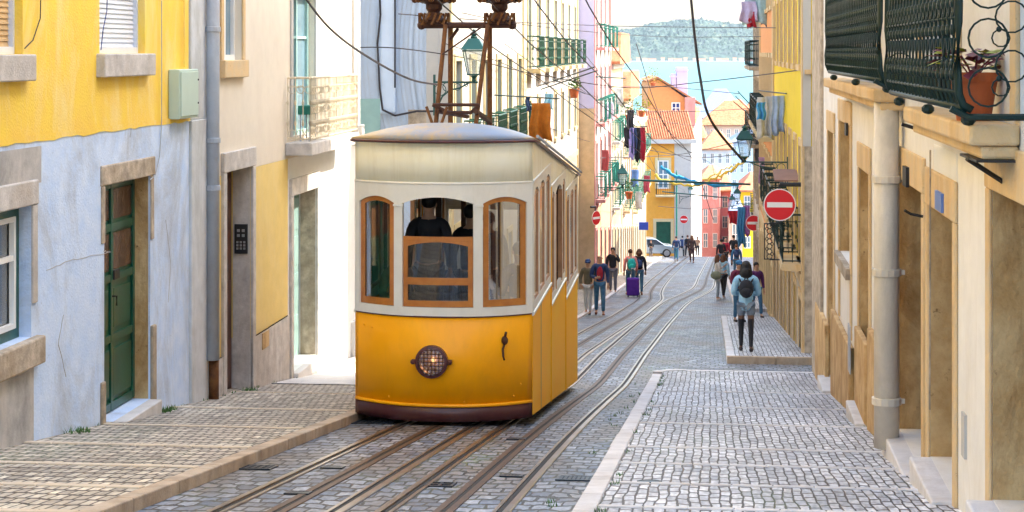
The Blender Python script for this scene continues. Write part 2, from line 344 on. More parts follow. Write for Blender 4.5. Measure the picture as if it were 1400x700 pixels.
def surround(par,x0,x1,z0,z1,w,m,proud=.03,sill=True,name='window_surround',bevel=.01,inner=0):
    b=MB(); b.box(x0-w,x0,-proud,inner,z0,z1).box(x1,x1+w,-proud,inner,z0,z1).box(x0-w,x1+w,-proud-.004,inner,z1,z1+w*1.1)
    if sill: b.box(x0-w-.04,x1+w+.04,-proud-.05,inner,z0-.12,z0)
    return b.build(name,m,par,bevel=bevel)
def railing(par,path,h,m,step=.11,r=.009,belly=0,name='railing',orn=True,nout=None):
    """path: local points at floor level; vertical balusters with rails and knots"""
    b=MB(); pts=[Vector(p) for p in path]
    up=Vector((0,0,1))
    for p,q in zip(pts,pts[1:]):
        b.tube([p+up*h,q+up*h],r*2.0,6); b.tube([p+up*.06,q+up*.06],r*1.4,5); b.tube([p+up*h*.86,q+up*h*.86],r*1.1,4)
        d=q-p; n=max(2,int(d.length/step))
        out=Vector(nout) if nout else Vector((0,-1,0))
        for i in range(n+1):
            a=p+d*(i/n)
            if belly:
                b.tube([a+up*h*t+out*belly*w for t,w in ((.0,0),(.08,.7),(.2,1),(.4,.75),(.6,.3),(.8,.05),(1,0))],r,4)
            else: b.tube([a+up*.03,a+up*h],r,4)
            if orn:
                for t,w in ((.3,.95),(.62,.3)):
                    c=a+up*h*t+out*belly*w
                    b.ball(c,r*2.4,6,(1,1,2.2))
    return b.build(name,m,par)
# ================================================================ ground, paving, rails
def strip(name,mat_,uL,uR,vs,dz,kind='structure',nu=2,xf=None):
    b=MB(); us=[uL+(uR-uL)*i/(nu-1) for i in range(nu)]
    b.grid(lambda a,v:S(a,v,G(v)+dz),us,vs)
    inv=lambda p:(p[0]*cs-p[1]*sn, p[0]*sn+p[1]*cs)
    o=b.build(name,mat_,None,smooth=True,uv=inv); tag(o,kind=kind); return o
def fr(a,b,st):
    n=max(1,int(round((b-a)/st))); return [a+(b-a)*i/n for i in range(n+1)]
groundm=mat('earth_ground',(.22,.20,.18),.9,var=.3,scale=.05)
strip('ground',groundm,-700,700,fr(-60,160,4)+fr(164,1490,20),-.06,nu=3)
strip('road',PAVR,-30,30,fr(-20,156,.6),0,nu=3)
def raised(name,mat_,uL,uR,v0,v1,h,bev=0):
    """pavement slab: top sheet and sides"""
    vs=fr(v0,v1,.5); b=MB()
    b.grid(lambda a,v:S(a,v,G(v)+h),[uL,(uL+uR)/2,uR],vs)
    for u in (uL,uR): b.grid(lambda k,v,u=u:S(u,v,G(v)+h*k-.02*(1-k)),[0,1],vs)
    for v in (v0,v1): b.grid(lambda u,k,v=v:S(u,v,G(v)+h*k-.02*(1-k)),[uL,uR],[0,1])
    inv=lambda p:(p[0]*cs-p[1]*sn, p[0]*sn+p[1]*cs+ (p[2]*.5 if False else 0))
    o=b.build(name,mat_,None,uv=inv); tag(o,kind='structure'); return o
raised('left_pavement',PAVL,-7.2,-4.31,-10,36.2,.10)
raised('right_pavement',PAVS,-.79,2.6,-10,31.0,.13)
raised('far_right_pavement',PAVS,.46,2.6,34.2,52,.13)
raised('far_left_pavement',PAVL,-5.9,-3.8,50,140,.06)
raised('upper_right_pavement',PAVS,.9,4.6,58,140,.10)
def kerb(uo,ui,v0,v1,h,m,name,seg=1.25,curve=None):
    b=MB(); v=v0
    while v<v1-.01:
        e=min(v+seg*random.uniform(.8,1.2),v1); j=random.uniform(-.006,.006)
        du=(curve(v),curve(e)) if curve else (0,0)
        p=[S(uo+du[0],v+.006,G(v)-.03),S(ui+du[0],v+.006,G(v)-.03),S(ui+du[1],e-.006,G(e)-.03),S(uo+du[1],e-.006,G(e)-.03),
           S(uo+du[0]+j,v+.006,G(v)+h),S(ui+du[0],v+.006,G(v)+h),S(ui+du[1],e-.006,G(e)+h),S(uo+du[1]+j,e-.006,G(e)+h)]
        b.hexa([p[0],p[1],p[2],p[3],p[4],p[5],p[6],p[7]]); v=e
    o=b.build(name,m,None,bevel=.012); tag(o,kind='structure')
kerb(-4.31,-4.16,-10,31.5,.105,M['kerbstone'],'left_kerb')
kerb(-.95,-.79,-10,30.2,.14,M['kerbpale'],'right_kerb')
kerb(.31,.46,34.2,52,.14,M['kerbpale'],'far_right_kerb')
kerb(.78,.9,58,140,.11,M['kerbpale'],'upper_right_kerb')
kerb(-3.8,-3.65,50,140,.065,M['kerbpale'],'far_left_kerb')
def cross_kerb(v0,v1,u0,u1,h,m,name):
    b=MB(); u=u0
    while u<u1-.05:
        e=min(u+.9,u1)
        b.hexa([S(u+.004,v0,G(v0)-.02),S(e-.004,v0,G(v0)-.02),S(e-.004,v1,G(v1)-.02),S(u+.004,v1,G(v1)-.02),
                S(u+.004,v0,G(v0)+h),S(e-.004,v0,G(v0)+h),S(e-.004,v1,G(v1)+h),S(u+.004,v1,G(v1)+h)]); u=e
    o=b.build(name,m,None,bevel=.012); tag(o,kind='structure')
cross_kerb(34.05,34.2,.31,2.6,.14,M['kerbstone'],'far_right_corner_kerb')
cross_kerb(31.0,31.15,-.5,2.6,.135,M['kerbpale'],'right_corner_kerb')
# rounded corner of the right kerb
b=MB()
for i in range(6):
    a0=pi/2*i/6; a1=pi/2*(i+1)/6; cu,cv=-.4,30.6
    P=lambda r,a,z:S(cu-r*cos(a),cv+r*sin(a),G(cv+r*sin(a))+z)
    b.hexa([P(.55,a0,-.02),P(.39,a0,-.02),P(.39,a1,-.02),P(.55,a1,-.02),P(.55,a0,.14),P(.39,a0,.14),P(.39,a1,.14),P(.55,a1,.14)])
tag(b.build('right_corner_curve',M['kerbpale'],None),kind='structure')
# stone bands across the stepped pavements
def bands(vs,u0,u1,h,m,name,w=.12,skew=0):
    b=MB()
    for v in vs:
        for i in range(8):
            a=u0+(u1-u0)*i/8; e=u0+(u1-u0)*(i+1)/8; j=random.uniform(-.01,.01)
            va=v+skew*(a-u0)+j; ve=v+skew*(e-u0)+random.uniform(-.01,.01)
            b.hexa([S(a+.003,va,G(va)+h-.05),S(e-.003,ve,G(ve)+h-.05),S(e-.003,ve+w,G(ve+w)+h-.05),S(a+.003,va+w,G(va+w)+h-.05),
                    S(a+.003,va,G(va)+h+.014),S(e-.003,ve,G(ve)+h+.014),S(e-.003,ve+w,G(ve+w)+h+.008),S(a+.003,va+w,G(va+w)+h+.008)])
    o=b.build(name,m,None,bevel=.01); tag(o,kind='structure')
bands([11.6,12.9,14.4,15.95,17.5,20.4,23.1,26.2],-.79,1.77,.13,M['kerbpale'],'right_pavement_bands')
bands([10.5,12,13.5,15.0,16.8,19.0,21.6,24.6,28],-6.5,-4.31,.10,mat('band_tan',(.66,.54,.40),.8,var=.15,scale=4,stain=.4,stcol=(.55,.42,.3)),'left_pavement_bands',w=.17)
# worn slab outside the sunlit entrance
b=MB(); b.grid(lambda u,v:S(u,v,G(v)+.112),[-6.45,-5.1,-4.35],fr(26.6,33.5,.5)); tag(b.build('left_pale_slab',M['marble'],None),kind='structure')
# rails
def cr(P,t):
    for i in range(len(P)-1):
        if t<=P[i+1][0] or i==len(P)-2:
            x0,y0=P[i];x1,y1=P[i+1]; xm,ym=P[max(i-1,0)]; xn,yn=P[min(i+2,len(P)-1)]
            s=(t-x0)/(x1-x0); m0=(y1-ym)/(x1-xm)*(x1-x0); m1=(yn-y0)/(xn-x0)*(x1-x0)
            return (2*s**3-3*s*s+1)*y0+(s**3-2*s*s+s)*m0+(-2*s**3+3*s*s)*y1+(s**3-s*s)*m1
T1=[(-15,-3.16),(0,-3.15),(14,-3.16),(22,-3.12),(35,-2.85),(51,-2.5),(60,-2.28),(66,-2.15),(72,-2.32),(80,-2.40),(94,-2.35),(118,-2.1),(155,-1.6)]
T2=[(-15,-1.97),(0,-1.96),(14,-1.96),(22,-1.93),(35,-1.7),(51,-1.5),(60,-1.3),(65,-1.1),(70,-.75),(78,-.3),(94,-.15),(118,.1),(155,.5)]
VR=fr(-14,60,1.0)+fr(60.5,84,.5)[0:]+fr(86,154,2)
def rail(TT,off,prof,name,m,lab=None):
    b=MB(); n=len(prof); 
    vs=[];fs=[]
    for v in VR:
        u=cr(TT,v)+off
        for a,z in prof: vs.append(S(u+a,v,G(v)+z))
    for i in range(len(VR)-1):
        for k in range(n-1): fs.append((i*n+k,i*n+k+1,(i+1)*n+k+1,(i+1)*n+k))
    b.add(vs,fs); return b.build(name,m,None)
RG=[]
for ti,(TT,tn) in enumerate(((T1,'left'),(T2,'right'))):
    for off,sd in ((-.45,1),(.45,-1)):
        t=thing('tram_rail','grooved steel rail set in the setts, %s rail of the %s track'%('left' if sd>0 else 'right',tn),'rail',S(cr(TT,0)+off,0,G(0)),0,'tram rails')
        for o,nm in ((rail(TT,off,[(-.045*sd,-.01),(-.045*sd,.010),(-.035*sd,.016),(.012*sd,.016),(.018*sd,-.01)],'rail_head',M['rail']),1),
                     (rail(TT,off,[(.018*sd,.004),(.062*sd,.004)],'flange_groove',M['groove']),1),
                     (rail(TT,off,[(.062*sd,-.01),(.062*sd,.012),(.092*sd,.012),(.096*sd,-.01)],'guard_lip',M['rail']),1)):
            o.parent=t; o.matrix_parent_inverse=Matrix.Translation(-t.location)
    t=thing('cable_conduit','iron slot rail for the haulage cable down the middle of the %s track'%tn,'cable slot',S(cr(TT,0),0,G(0)),0,'cable slots')
    for o in (rail(TT,0,[(-.075,-.01),(-.075,.008),(-.018,.008),(-.018,-.01)],'slot_plate',M['railside']),rail(TT,0,[(.018,-.01),(.018,.008),(.075,.008),(.075,-.01)],'slot_plate',M['railside']),rail(TT,0,[(-.018,.004),(.018,.004)],'slot_gap',M['groove'])):
        o.parent=t; o.matrix_parent_inverse=Matrix.Translation(-t.location)
def gp(px,py,h=0.0):
    """ground point under a pixel"""
    lo,hi=5.0,400.0; best=None
    Y=8.0
    while Y<170:
        u,v=uv_at(px,Y)
        z=-(py-HY)/F*Y
        if G(v)+h>=z: return u,v
        Y+=.05
    return u,v
def grate(px,py,w,l,label,m=None,holes=(6,5),h=0.0,name='drain_grate'):
    u,v=gp(px,py,h); t=thing(name,label,'grate',S(u,v,G(v)+h),-YAW)
    sl=(G(v+.5)-G(v-.5))
    b=MB(); f=.025
    def bx(x0,x1,y0,y1,z0,z1):
        b.hexa([(x,y,z+sl*y) for x,y,z in ((x0,y0,z0),(x1,y0,z0),(x1,y1,z0),(x0,y1,z0),(x0,y0,z1),(x1,y0,z1),(x1,y1,z1),(x0,y1,z1))])
    bx(-w/2,w/2,-l/2,-l/2+f,0,.012);bx(-w/2,w/2,l/2-f,l/2,0,.012);bx(-w/2,-w/2+f,-l/2+f,l/2-f,0,.012);bx(w/2-f,w/2,-l/2+f,l/2-f,0,.012)
    nx,ny=holes
    for i in range(1,nx): 
        x=-w/2+w*i/nx; bx(x-.012,x+.012,-l/2+f,l/2-f,0,.010)
    for j in range(1,ny):
        y=-l/2+l*j/ny; bx(-w/2+f,w/2-f,y-.012,y+.012,0,.011)
    b.build('grid',M['grate'],t)
    b=MB(); b.hexa([(x,y,z+sl*y) for x,y,z in ((-w/2,-l/2,-.01),(w/2,-l/2,-.01),(w/2,l/2,-.01),(-w/2,l/2,-.01),(-w/2,-l/2,.003),(w/2,-l/2,.003),(w/2,l/2,.003),(-w/2,l/2,.003))]); b.build('pit',M['groove'],t)
grate(788,655,.34,.34,'cast iron drain grate between the right rail and the pale kerb',holes=(9,7))
grate(348,640,.36,.34,'dark drain grate in the setts beside the left kerb',holes=(6,6))
grate(505,578,.60,.5,'wide drain grate at the kerb just under the tram front',holes=(9,5))
grate(385,524,.55,.5,'drain grate in the left pavement before the sunlit entrance',h=.1,holes=(8,3))
grate(602,664,.24,.3,'small iron cover between the two tracks',holes=(2,2),name='iron_cover')
for px,py,lab in ((408,675,'slotted iron plate beside the left conduit nearest the camera'),(455,640,'slotted iron plate between the left conduit and its rail'),(706,601,'slotted plate beside the right track just past the tram front'),(700,652,'dark iron plate by the right rail in the near setts')):
    grate(px,py,.2,.18,lab,holes=(7,1),name='iron_plate')
# round access cover in the right pavement
u,v=gp(888,659,.13); t=thing('access_cover','small round access cover in the pale right pavement','cover',S(u,v,G(v)+.13),-YAW)
sl=(G(v+.5)-G(v-.5)); b=MB(); b.lathe([(.10,-.01),(.10,.008),(.085,.008),(.085,.004),(.001,.004)],n=20); b.v=[(x,y,z+sl*y) for x,y,z in b.v]; b.build('rim',M['grate'],t)
# ================================================================ near left houses
def root(name,label,cat,u,v,ang,group=None,dz=0):
    p=S(u,v,G(v)+dz); t=thing(name,label,cat,p,ang,group); return t,Fr(p,ang)
UL=-6.5
t,f=root('yellow_house','yellow plastered house with a pale blue ground floor and green door, left foreground','house',UL,7.0,ANG_L)
X=lambda px:f.px(px)
ztop=9.5; xe=X(258); zb=f.p(128,181)[1]
W1=(X(-70),X(41),f.p(38,462)[1],f.p(38,281)[1])     # green window
D1=(X(141),X(204),f.p(170,566)[1]-.0,f.p(141,254)[1])
S1=(X(-52),X(31),f.p(20,74)[1],f.p(20,74)[1]+1.9)
S2=(X(136),X(198),f.p(170,73)[1],f.p(170,73)[1]+1.9)
b=MB(); facade(b,0,xe,-7,zb,[W1,D1],.38,y=-.012); b.build('lower_wall',M['blue'],t,label='pale blue lower wall with grey damp stains')
b=MB(); facade(b,0,xe,zb,ztop,[S1,S2],.3); shell(b,0,xe,-7,ztop,9); b.build('upper_wall',M['yellow'],t,label='yellow upper wall')
b=MB(); b.box(X(-30),X(44),-.016,-.0125,f.p(44,500)[1]-1.6,f.p(44,500)[1]+.12); b.build('bare_plaster_patch',M['greyplaster'],t)
b=MB(); b.box(X(-60),X(54),-.018,-.0125,f.p(50,250)[1],f.p(50,200)[1]); b.build('bare_plaster_patch',M['greyplaster'],t)
b=MB()   # ragged lower edge of the yellow coat
n=90; vs=[]; 
for i in range(n+1):
    x_=xe*i/n; vs+=[(x_,-.018,zb+.05),(x_,-.018,zb-.012+random.uniform(-.014,.012))]
b.add(vs,[(2*i,2*i+1,2*i+3,2*i+2) for i in range(n)]); b.build('ragged_edge',M['yellow'],t,solid=.004)
def crack(pl,r=.0035):
    b=MB(); P=[]; q=[f.p(*p) for p in pl]
    for (xa,za),(xb_,zb_) in zip(q,q[1:]):
        for i in range(8): P.append((xa+(xb_-xa)*i/8,-.013,za+(zb_-za)*i/8+random.uniform(-.012,.012)))
    b.tube(P,r,4); b.build('crack',M['greyplaster'],t)
crack([(62,368),(110,352),(150,345),(138,343)]); crack([(178,172),(176,190)]); crack([(85,430),(78,470),(90,520)]); crack([(225,300),(232,360),(228,420)],.0025)
# green window and its stonework
o=window(t,W1[0],W1[1]-.0,W1[2],W1[3],.16,M['green'],M['lampglass'],mull=0,trans=0,fw=.10)
b=MB(); i0,i1,j0,j1=W1[0]+.1,W1[1]-.1,W1[2]+.1,W1[3]-.1
b.box(i0,i0+.05,.1,.15,j0,j1).box(i1-.05,i1,.1,.15,j0,j1).box(i0+.05,i1-.05,.1,.15,j0,j0+.05).box(i0+.05,i1-.05,.1,.15,j1-.05,j1)
b.box(i0+.05,i1-.05,.105,.145,j0+.98*(j1-j0)*.62,j0+.98*(j1-j0)*.62+.05); 
for k in (1,2): b.box(i0+(i1-i0)*k/3-.02,i0+(i1-i0)*k/3+.02,.11,.145,j0+(j1-j0)*.65,j1-.05)
b.build('sash',M['whitepaint'],o); b=MB(); b.box(i0-.05,i1+.05,.22,.235,j0-.05,j1+.05); b.build('curtain',M['curtain'],o)
b=MB(); w=.13
b.box(W1[1],W1[1]+w,-.035,.0,W1[3]-.95,W1[3]); b.box(W1[0]-w,W1[1]+w,-.045,.0,W1[3],W1[3]+.24); b.build('window_surround',M['palestone'],t,bevel=.015)
b=MB(); b.box(W1[0]-.15,W1[1]+.17,-.10,.14,W1[2]-.27,W1[2]-.002); b.build('window_sill',M['stone'],t,bevel=.02)
# green door: recessed double leaf
d0,d1,dz0,dz1=D1
b=MB(); yb=.20
b.box(d0,d1,yb,yb+.03,dz0,dz1); st=(d1-d0)
for c in (d0+.0,d0+st*.5-.04,d1-.07):
    b.box(c,c+(.07 if c!=d0+st*.5-.04 else .08),yb-.03,yb,dz0+.02,dz1-.0)
for z in (dz0+.02,dz0+(dz1-dz0)*.30,dz0+(dz1-dz0)*.56,dz0+(dz1-dz0)*.78,dz1-.09): b.box(d0,d1,yb-.024,yb,z,z+.09)
for a,e in ((d0+.10,d0+st*.5-.07),(d0+st*.5+.07,d1-.10)):
    b.box(a,e,yb-.018,yb,dz0+.16,dz0+(dz1-dz0)*.27); b.box(a+.03,e-.03,yb-.014,yb,dz0+(dz1-dz0)*.36,dz0+(dz1-dz0)*.53)
dd=b.build('door',M['green'],t,bevel=.006)
b=MB()
for a,e in ((d0+.08,d0+st*.5-.05),(d0+st*.5+.05,d1-.08)):
    for p,q in ((.61,.77),(.83,.96)): b.box(a,e,yb-.008,yb-.002,dz0+(dz1-dz0)*p,dz0+(dz1-dz0)*q)
b.build('pane',mat('door_pane',(.10,.05,.03),.25,var=.3),dd)
b=MB(); b.box(d0+st*.5+.02,d0+st*.5+.2,yb-.05,yb-.03,dz0+(dz1-dz0)*.57,dz0+(dz1-dz0)*.61); b.tube([(d0+st*.5,yb-.03,dz0+(dz1-dz0)*.50),(d0+st*.5,yb-.08,dz0+(dz1-dz0)*.50),(d0+st*.5,yb-.08,dz0+(dz1-dz0)*.46)],.012,6); b.build('handle',M['iron'],dd)
b=MB(); w=.11
b.box(d0-w,d0,-.03,.0,dz1-.62,dz1).box(d1,d1+w,-.03,.0,dz1-.75,dz1).box(d0-w-.02,d1+w+.03,-.035,.0,dz1,dz1+.22)
b.build('door_surround',M['stone'],t,bevel=.02)
MB().box(d0-w-.02,d0,-.04,.0,dz0-.25,dz0+.50).build('jamb_base',M['stone'],t,bevel=.02)
MB().box(d1,d1+w+.04,-.05,.0,dz0-.25,dz0+.85).build('jamb_base',M['stone'],t,bevel=.02)
b=MB(); b.box(d1-.006,d1+.01,.012,.195,dz0,dz1-.01); b.build('reveal_stone',M['brownstone'],t)
b=MB(); b.box(d0,d1-.01,-.16,.195,dz0-.35,dz0-.002); b.build('door_step',M['marble'],t,bevel=.015)
for S_,m_,lab in ((S1,M['shutterwood'],'ochre slatted shutter'),(S2,M['shutterwhite'],'white roller shutter')):
    b=MB(); n=34; hh=S_[3]-S_[2]
    for i in range(n):
        z=S_[2]+.07+(hh-.07)*i/n; b.hexa([(S_[0]+.04,.12,z),(S_[1]-.04,.12,z),(S_[1]-.04,.16,z),(S_[0]+.04,.16,z),(S_[0]+.04,.135,z+hh/n),(S_[1]-.04,.135,z+hh/n),(S_[1]-.04,.16,z+hh/n),(S_[0]+.04,.16,z+hh/n)])
    b.build('shutter',m_,t,label=lab)
    b=MB(); b.box(S_[0],S_[0]+.04,.08,.17,S_[2],S_[3]).box(S_[1]-.04,S_[1],.08,.17,S_[2],S_[3]).box(S_[0]+.04,S_[1]-.04,.07,.17,S_[2],S_[2]+.07); b.build('shutter_frame',M['shutterwhite'],t)
    b=MB(); b.box(S_[0]-.10,S_[1]+.11,-.10,.07,S_[2]-.255,S_[2]-.002); b.build('window_sill',M['palestone'],t,bevel=.015)
# cables on the yellow wall
def cable(pts,r,label,m=None,group=None,sag=0,name='cable',parent=None):
    b=MB(); out=[]
    for (p,q) in zip(pts,pts[1:]):
        p=Vector(p);q=Vector(q)
        for i in range(12):
            s=i/12; out.append(p.lerp(q,s)-Vector((0,0,sag*4*s*(1-s))))
    out.append(Vector(pts[-1])); c=out[0].copy()
    b.tube([x-c for x in out],r,5); o=b.build(name,m or M['wire'],None); o.location=c
    return tag(o,label,'cable',group)
def on(fr_,pl,y=-.03): return [fr_.o+fr_.x*fr_.p(a,c,y)[0]+fr_.y*y+Vector((0,0,fr_.p(a,c,y)[1])) for a,c in pl]
cable(on(f,[(221,-20),(221,170),(218,215),(212,240),(205,246)]),.006,'thin grey cable running down the yellow wall to the green door lintel',M['pipegrey'])
cable(on(f,[(147,-20),(146,15),(141,40),(138,68)]),.006,'short dark blue cable hanging at the white shutter',mat('cable_blue',(.02,.04,.2),.5,bump=0))
cable(on(f,[(56,-20),(55,25),(45,55),(34,66)]),.006,'thin brown cable curving to the ochre shutter')
cable(on(f,[(252,-20),(252,92)]),.012,'yellow painted conduit above the green meter box',M['yellow'])
p0=f.p(230,95); p1=f.p(256,160)
tb=thing('meter_box','pale green meter box fixed on the yellow wall beside the grey pilaster','meter box',f.o+f.x*p0[0]+Vector((0,0,p1[1])),ANG_L)
h_=p0[1]-p1[1]; w_=p1[0]-p0[0]
MB().box(0,w_,-.14,-.002,0,h_).build('cabinet',M['box'],tb,bevel=.01)
b=MB(); b.box(.03,w_-.03,-.155,-.142,.03,h_-.03); b.build('lid',M['box'],tb,bevel=.006)
b=MB(); 
for z in (h_*.3,h_*.78): b.ball((w_-.06,-.155,z),.014,6)
b.build('screw',M['iron'],tb)
# pilaster and drainpipe
x0,x1=X(257)+.003,X(281)
b=MB(); zz=f.p(270,163)[1]
b.box(x0,x1,-.05,1,-7,zz).box(x0+.05,x1-.08,-.03,1,zz,ztop); b.build('pilaster',mat('pilaster_grey',(.62,.64,.66),.8,var=.15,stain=.6,stcol=(.35,.36,.33)),t,bevel=.015,label='grey white pilaster at the end of the blue wall')
def pipe(fr_,px,py0,py1,r,m,label,name='drainpipe',z0=None,yy=None,cl=()):
    yy=-(r+.03) if yy is None else yy
    x,za=fr_.p(px,py0,yy); _,zb_=fr_.p(px,py1,yy)
    o=thing(name,label,'drainpipe',fr_.o+fr_.x*x+fr_.y*yy+Vector((0,0,zb_)),fr_.a)
    hh=za-zb_; b=MB(); b.tube([(0,0,0),(0,0,hh)],r,14); b.build('pipe',m,o,smooth=True)
    for c in cl:
        z=fr_.p(px,c,yy)[1]-zb_; MB().lathe([(r*1.0,-.035),(r*1.18,-.03),(r*1.18,.03),(r*1.0,.035)],(0,0,z),14).box(-.02,.02,r,r+.05,z-.02,z+.02).build('clamp',m,o)
    return o
pipe(f,291,-300,492,.085,M['pipegrey'],'grey drainpipe with rusty foot between the blue and beige houses',cl=(40,192,257))
o=pipe(f,292,492,548,.07,M['rust'],'short rusty pipe foot below the grey drainpipe',name='pipe_foot')
# ---- beige house
t,f=root('beige_house','beige plastered house with a cream balcony and yellow ground floor, sunlit at its far end','house',UL,f.px(281)+7.0,ANG_L)
xe=X(489); 
Wd=(X(304),X(330),f.p(310,82)[1],f.p(310,82)[1]+1.55)
Dn=(X(306),X(342),f.p(325,549)[1],f.p(306,236)[1])
Df=(X(398),X(431),f.p(415,497)[1],f.p(398,268)[1])
Bd=(X(399),X(430),f.p(415,184)[1],f.p(415,184)[1]+2.3)
zy=f.p(350,228)[1]; zs=f.p(370,445)[1]
ztop=11.5; b=MB(); facade(b,0,xe,zy,ztop,[Wd,Bd,Dn,Df],.3); shell(b,0,xe,-8,ztop,9); b.build('upper_wall',M['beige'],t,label='beige upper wall')
b=MB(); facade(b,0,X(393),zs,zy,[Dn],.3,y=-.006); b.build('lower_wall',M['paleyellow'],t,label='yellow ground floor wall')
b=MB(); facade(b,0,X(393),-8,zs,[Dn],.31,y=-.035); b.build('plinth',M['palestone'],t,label='grey stone plinth')
b=MB(); facade(b,X(393),xe,-8,zy,[Df],.3,y=-.006); b.build('lower_wall',M['whitepaint'],t,label='yellow lower wall with sun glare painted in as white')  # yellow wall bleached by sun: the glare is put in as white colour
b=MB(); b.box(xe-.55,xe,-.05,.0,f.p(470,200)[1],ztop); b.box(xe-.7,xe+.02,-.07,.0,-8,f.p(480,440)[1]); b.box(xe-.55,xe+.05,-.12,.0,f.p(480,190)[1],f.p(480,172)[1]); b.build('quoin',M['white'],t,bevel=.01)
o=window(t,*Wd,.14,M['whitepaint'],M['glassblue'],mull=1,trans=0,fw=.07)
surround(t,Wd[0],Wd[1],Wd[2],Wd[3],.13,M['orangestone'],sill=False); b=MB(); b.box(Wd[0]-.13,Wd[1]+.13,-.08,.1,Wd[2]-.24,Wd[2]-.002); b.build('window_sill',M['orangestone'],t,bevel=.01)
window(t,*Bd,.15,M['teal'],M['glassblue'],mull=1,trans=1,fw=.07,name='balcony_door'); surround(t,*Bd,.14,M['white'],sill=False,proud=.03)
for D_,m_,lab,sw in ((Dn,M['ybrown'],'dark brown panelled door',.16),(Df,mat('teal_door',(.22,.34,.32),.5),'pale teal door',.16)):
    b=MB(); b.box(D_[0],D_[1],.27,.30,D_[2],D_[3]); h2=D_[3]-D_[2]; w2=D_[1]-D_[0]
    for p,q in ((.05,.25),(.3,.5),(.55,.72),(.76,.95)):
        for a in (.08,.54): b.box(D_[0]+w2*a,D_[0]+w2*(a+.38),.25,.27,D_[2]+h2*p,D_[2]+h2*q)
    b.build('door',m_,t,label=lab,bevel=.006)
    b=MB(); b.box(D_[0]-sw,D_[0],-.05,-.0,D_[2]-.3,D_[3]).box(D_[1],D_[1]+sw,-.05,-.0,D_[2]-.3,D_[3]).box(D_[0]-sw,D_[1]+sw,-.055,0,D_[3],D_[3]+.27); b.build('door_surround',M['palestone'],t,bevel=.012)
    b=MB(); b.box(D_[0],D_[1]-.012,-.12,.25,D_[2]-.3,D_[2]-.003); b.build('door_step',M['marble'],t,bevel=.01)
    b=MB(); b.box(D_[1]-.008,D_[1]+.005,.0,.25,D_[2],D_[3]-.004); b.build('reveal_stone',M['stone'] if m_ is not M['ybrown'] else M['palestone'],t)
xi,zi=f.p(316,348,.03)
ti=thing('intercom','black door intercom panel with keypad in the stone reveal of the brown door','intercom',f.o+f.x*(Dn[1]-.01)+f.y*.13+Vector((0,0,f.p(330,352)[1])),ANG_L)
MB().box(-.03,0,-.10,.09,0,.42).build('panel',M['iron'],ti,bevel=.005)
b=MB()
for r_ in range(3):
    for c_ in range(3): b.box(-.036,-.03,-.07+c_*.05,-.04+c_*.05,.06+r_*.045,.09+r_*.045)
for r_ in range(2):
    for c_ in range(2): b.box(-.036,-.03,-.06+c_*.07,-.02+c_*.07,.24+r_*.07,.28+r_*.07)
b.build('button',M['steel'],ti)
b=MB(); b.box(X(355),X(364),-.045,-.036,f.p(360,475)[1],f.p(360,453)[1]); b.build('vent',M['brownstone'],t)
# cream balcony
x0,x1=X(391),X(431); fz=f.p(415,190)[1]; pr=.42; x0=Bd[0]-.45; x1=Bd[1]+1.7
bl=MB().box(x0,x1,-pr,-.002,fz-.20,fz).build('balcony',M['palestone'],t,bevel=.015,label='cream iron balcony on a stone slab')
rp=[(x0+.04,-.03,fz),(x0+.04,-pr+.03,fz),(x1-.04,-pr+.03,fz),(x1-.04,-.03,fz)]
railing(bl,rp,1.0,M['creamiron'],step=.10,r=.009)
b=MB()
def ring(b,c,r,ax,rr=.006,n=14,a0=0,a1=2*pi):
    pts=[]
    for i in range(n+1):
        a=a0+(a1-a0)*i/n
        pts.append((c[0]+(r*cos(a) if ax=='x' else 0),c[1]+(r*cos(a) if ax=='y' else 0),c[2]+r*sin(a)))
    b.tube(pts,rr,4)
xx=x0+.12
while xx<x1-.1:
    ring(b,(xx,-pr+.03,fz+.8),.055,'x'); ring(b,(xx,-pr+.03,fz+.18),.05,'x'); ring(b,(xx+.0,-pr+.03,fz+.5),.05,'x'); xx+=.12
for k in range(3): ring(b,(x0+.04,-.1-.13*k,fz+.82),.06,'y'); ring(b,(x0+.04,-.1-.13*k,fz+.14),.06,'y')
b.build('scrollwork',M['creamiron'],bl)
tp=thing('planter','green planter box on a stand inside the cream balcony','planter',f.o+f.x*(Bd[0]+.25)+f.y*-.2+Vector((0,0,fz)),ANG_L)
b=MB(); b.box(-.28,.28,-.1,.1,.42,.56); b.build('trough',M['brightgreen'],tp,bevel=.01)
b=MB(); 
for a in (-.22,.22):
    for c in (-.07,.07): b.tube([(a,c,0),(a,c,.42)],.012,5)
b.build('stand',M['pipegrey'],tp)
b=MB(); b.box(.0,.5,-.12,.12,.95,1.0); 
# ---- pale blue gable beyond the side street
GV=37.0
t,f=root('pale_blue_house','pale blue white house end with cables and a teal painted patch, behind the tram','house',-12,GV,ANG_F)
xr=X(600); b=MB(); facade(b,0,xr,-8,9,[],.3); b.build('wall',M['palebluewall'],t)
b=MB(); b.box(X(430),X(520),-.006,-.001,f.p(500,300)[1],f.p(500,135)[1]); b.build('painted_patch',M['teal'],t)
b=MB(); b.box(X(521),X(541),-.12,0,f.p(530,155)[1],9); b.build('chimney_breast',M['palebluewall'],t,bevel=.03)
b=MB(); b.box(X(558),X(584),-.006,-.001,f.p(570,180)[1],f.p(570,150)[1]); b.build('bare_patch',M['stone'],t)
b=MB(); b.box(X(583),X(600)-.004,-.02,0,-8,9); b.build('corner_quoin',M['white'],t)
cable(on(f,[(517,-60),(520,20),(516,60),(519,120),(523,150),(540,158),(570,152),(600,152)],-.14),.022,'thick black cable looping down the pale blue house end')
cable(on(f,[(540,-60),(540,120)],-.14),.018,'black cable along the rounded chimney breast')
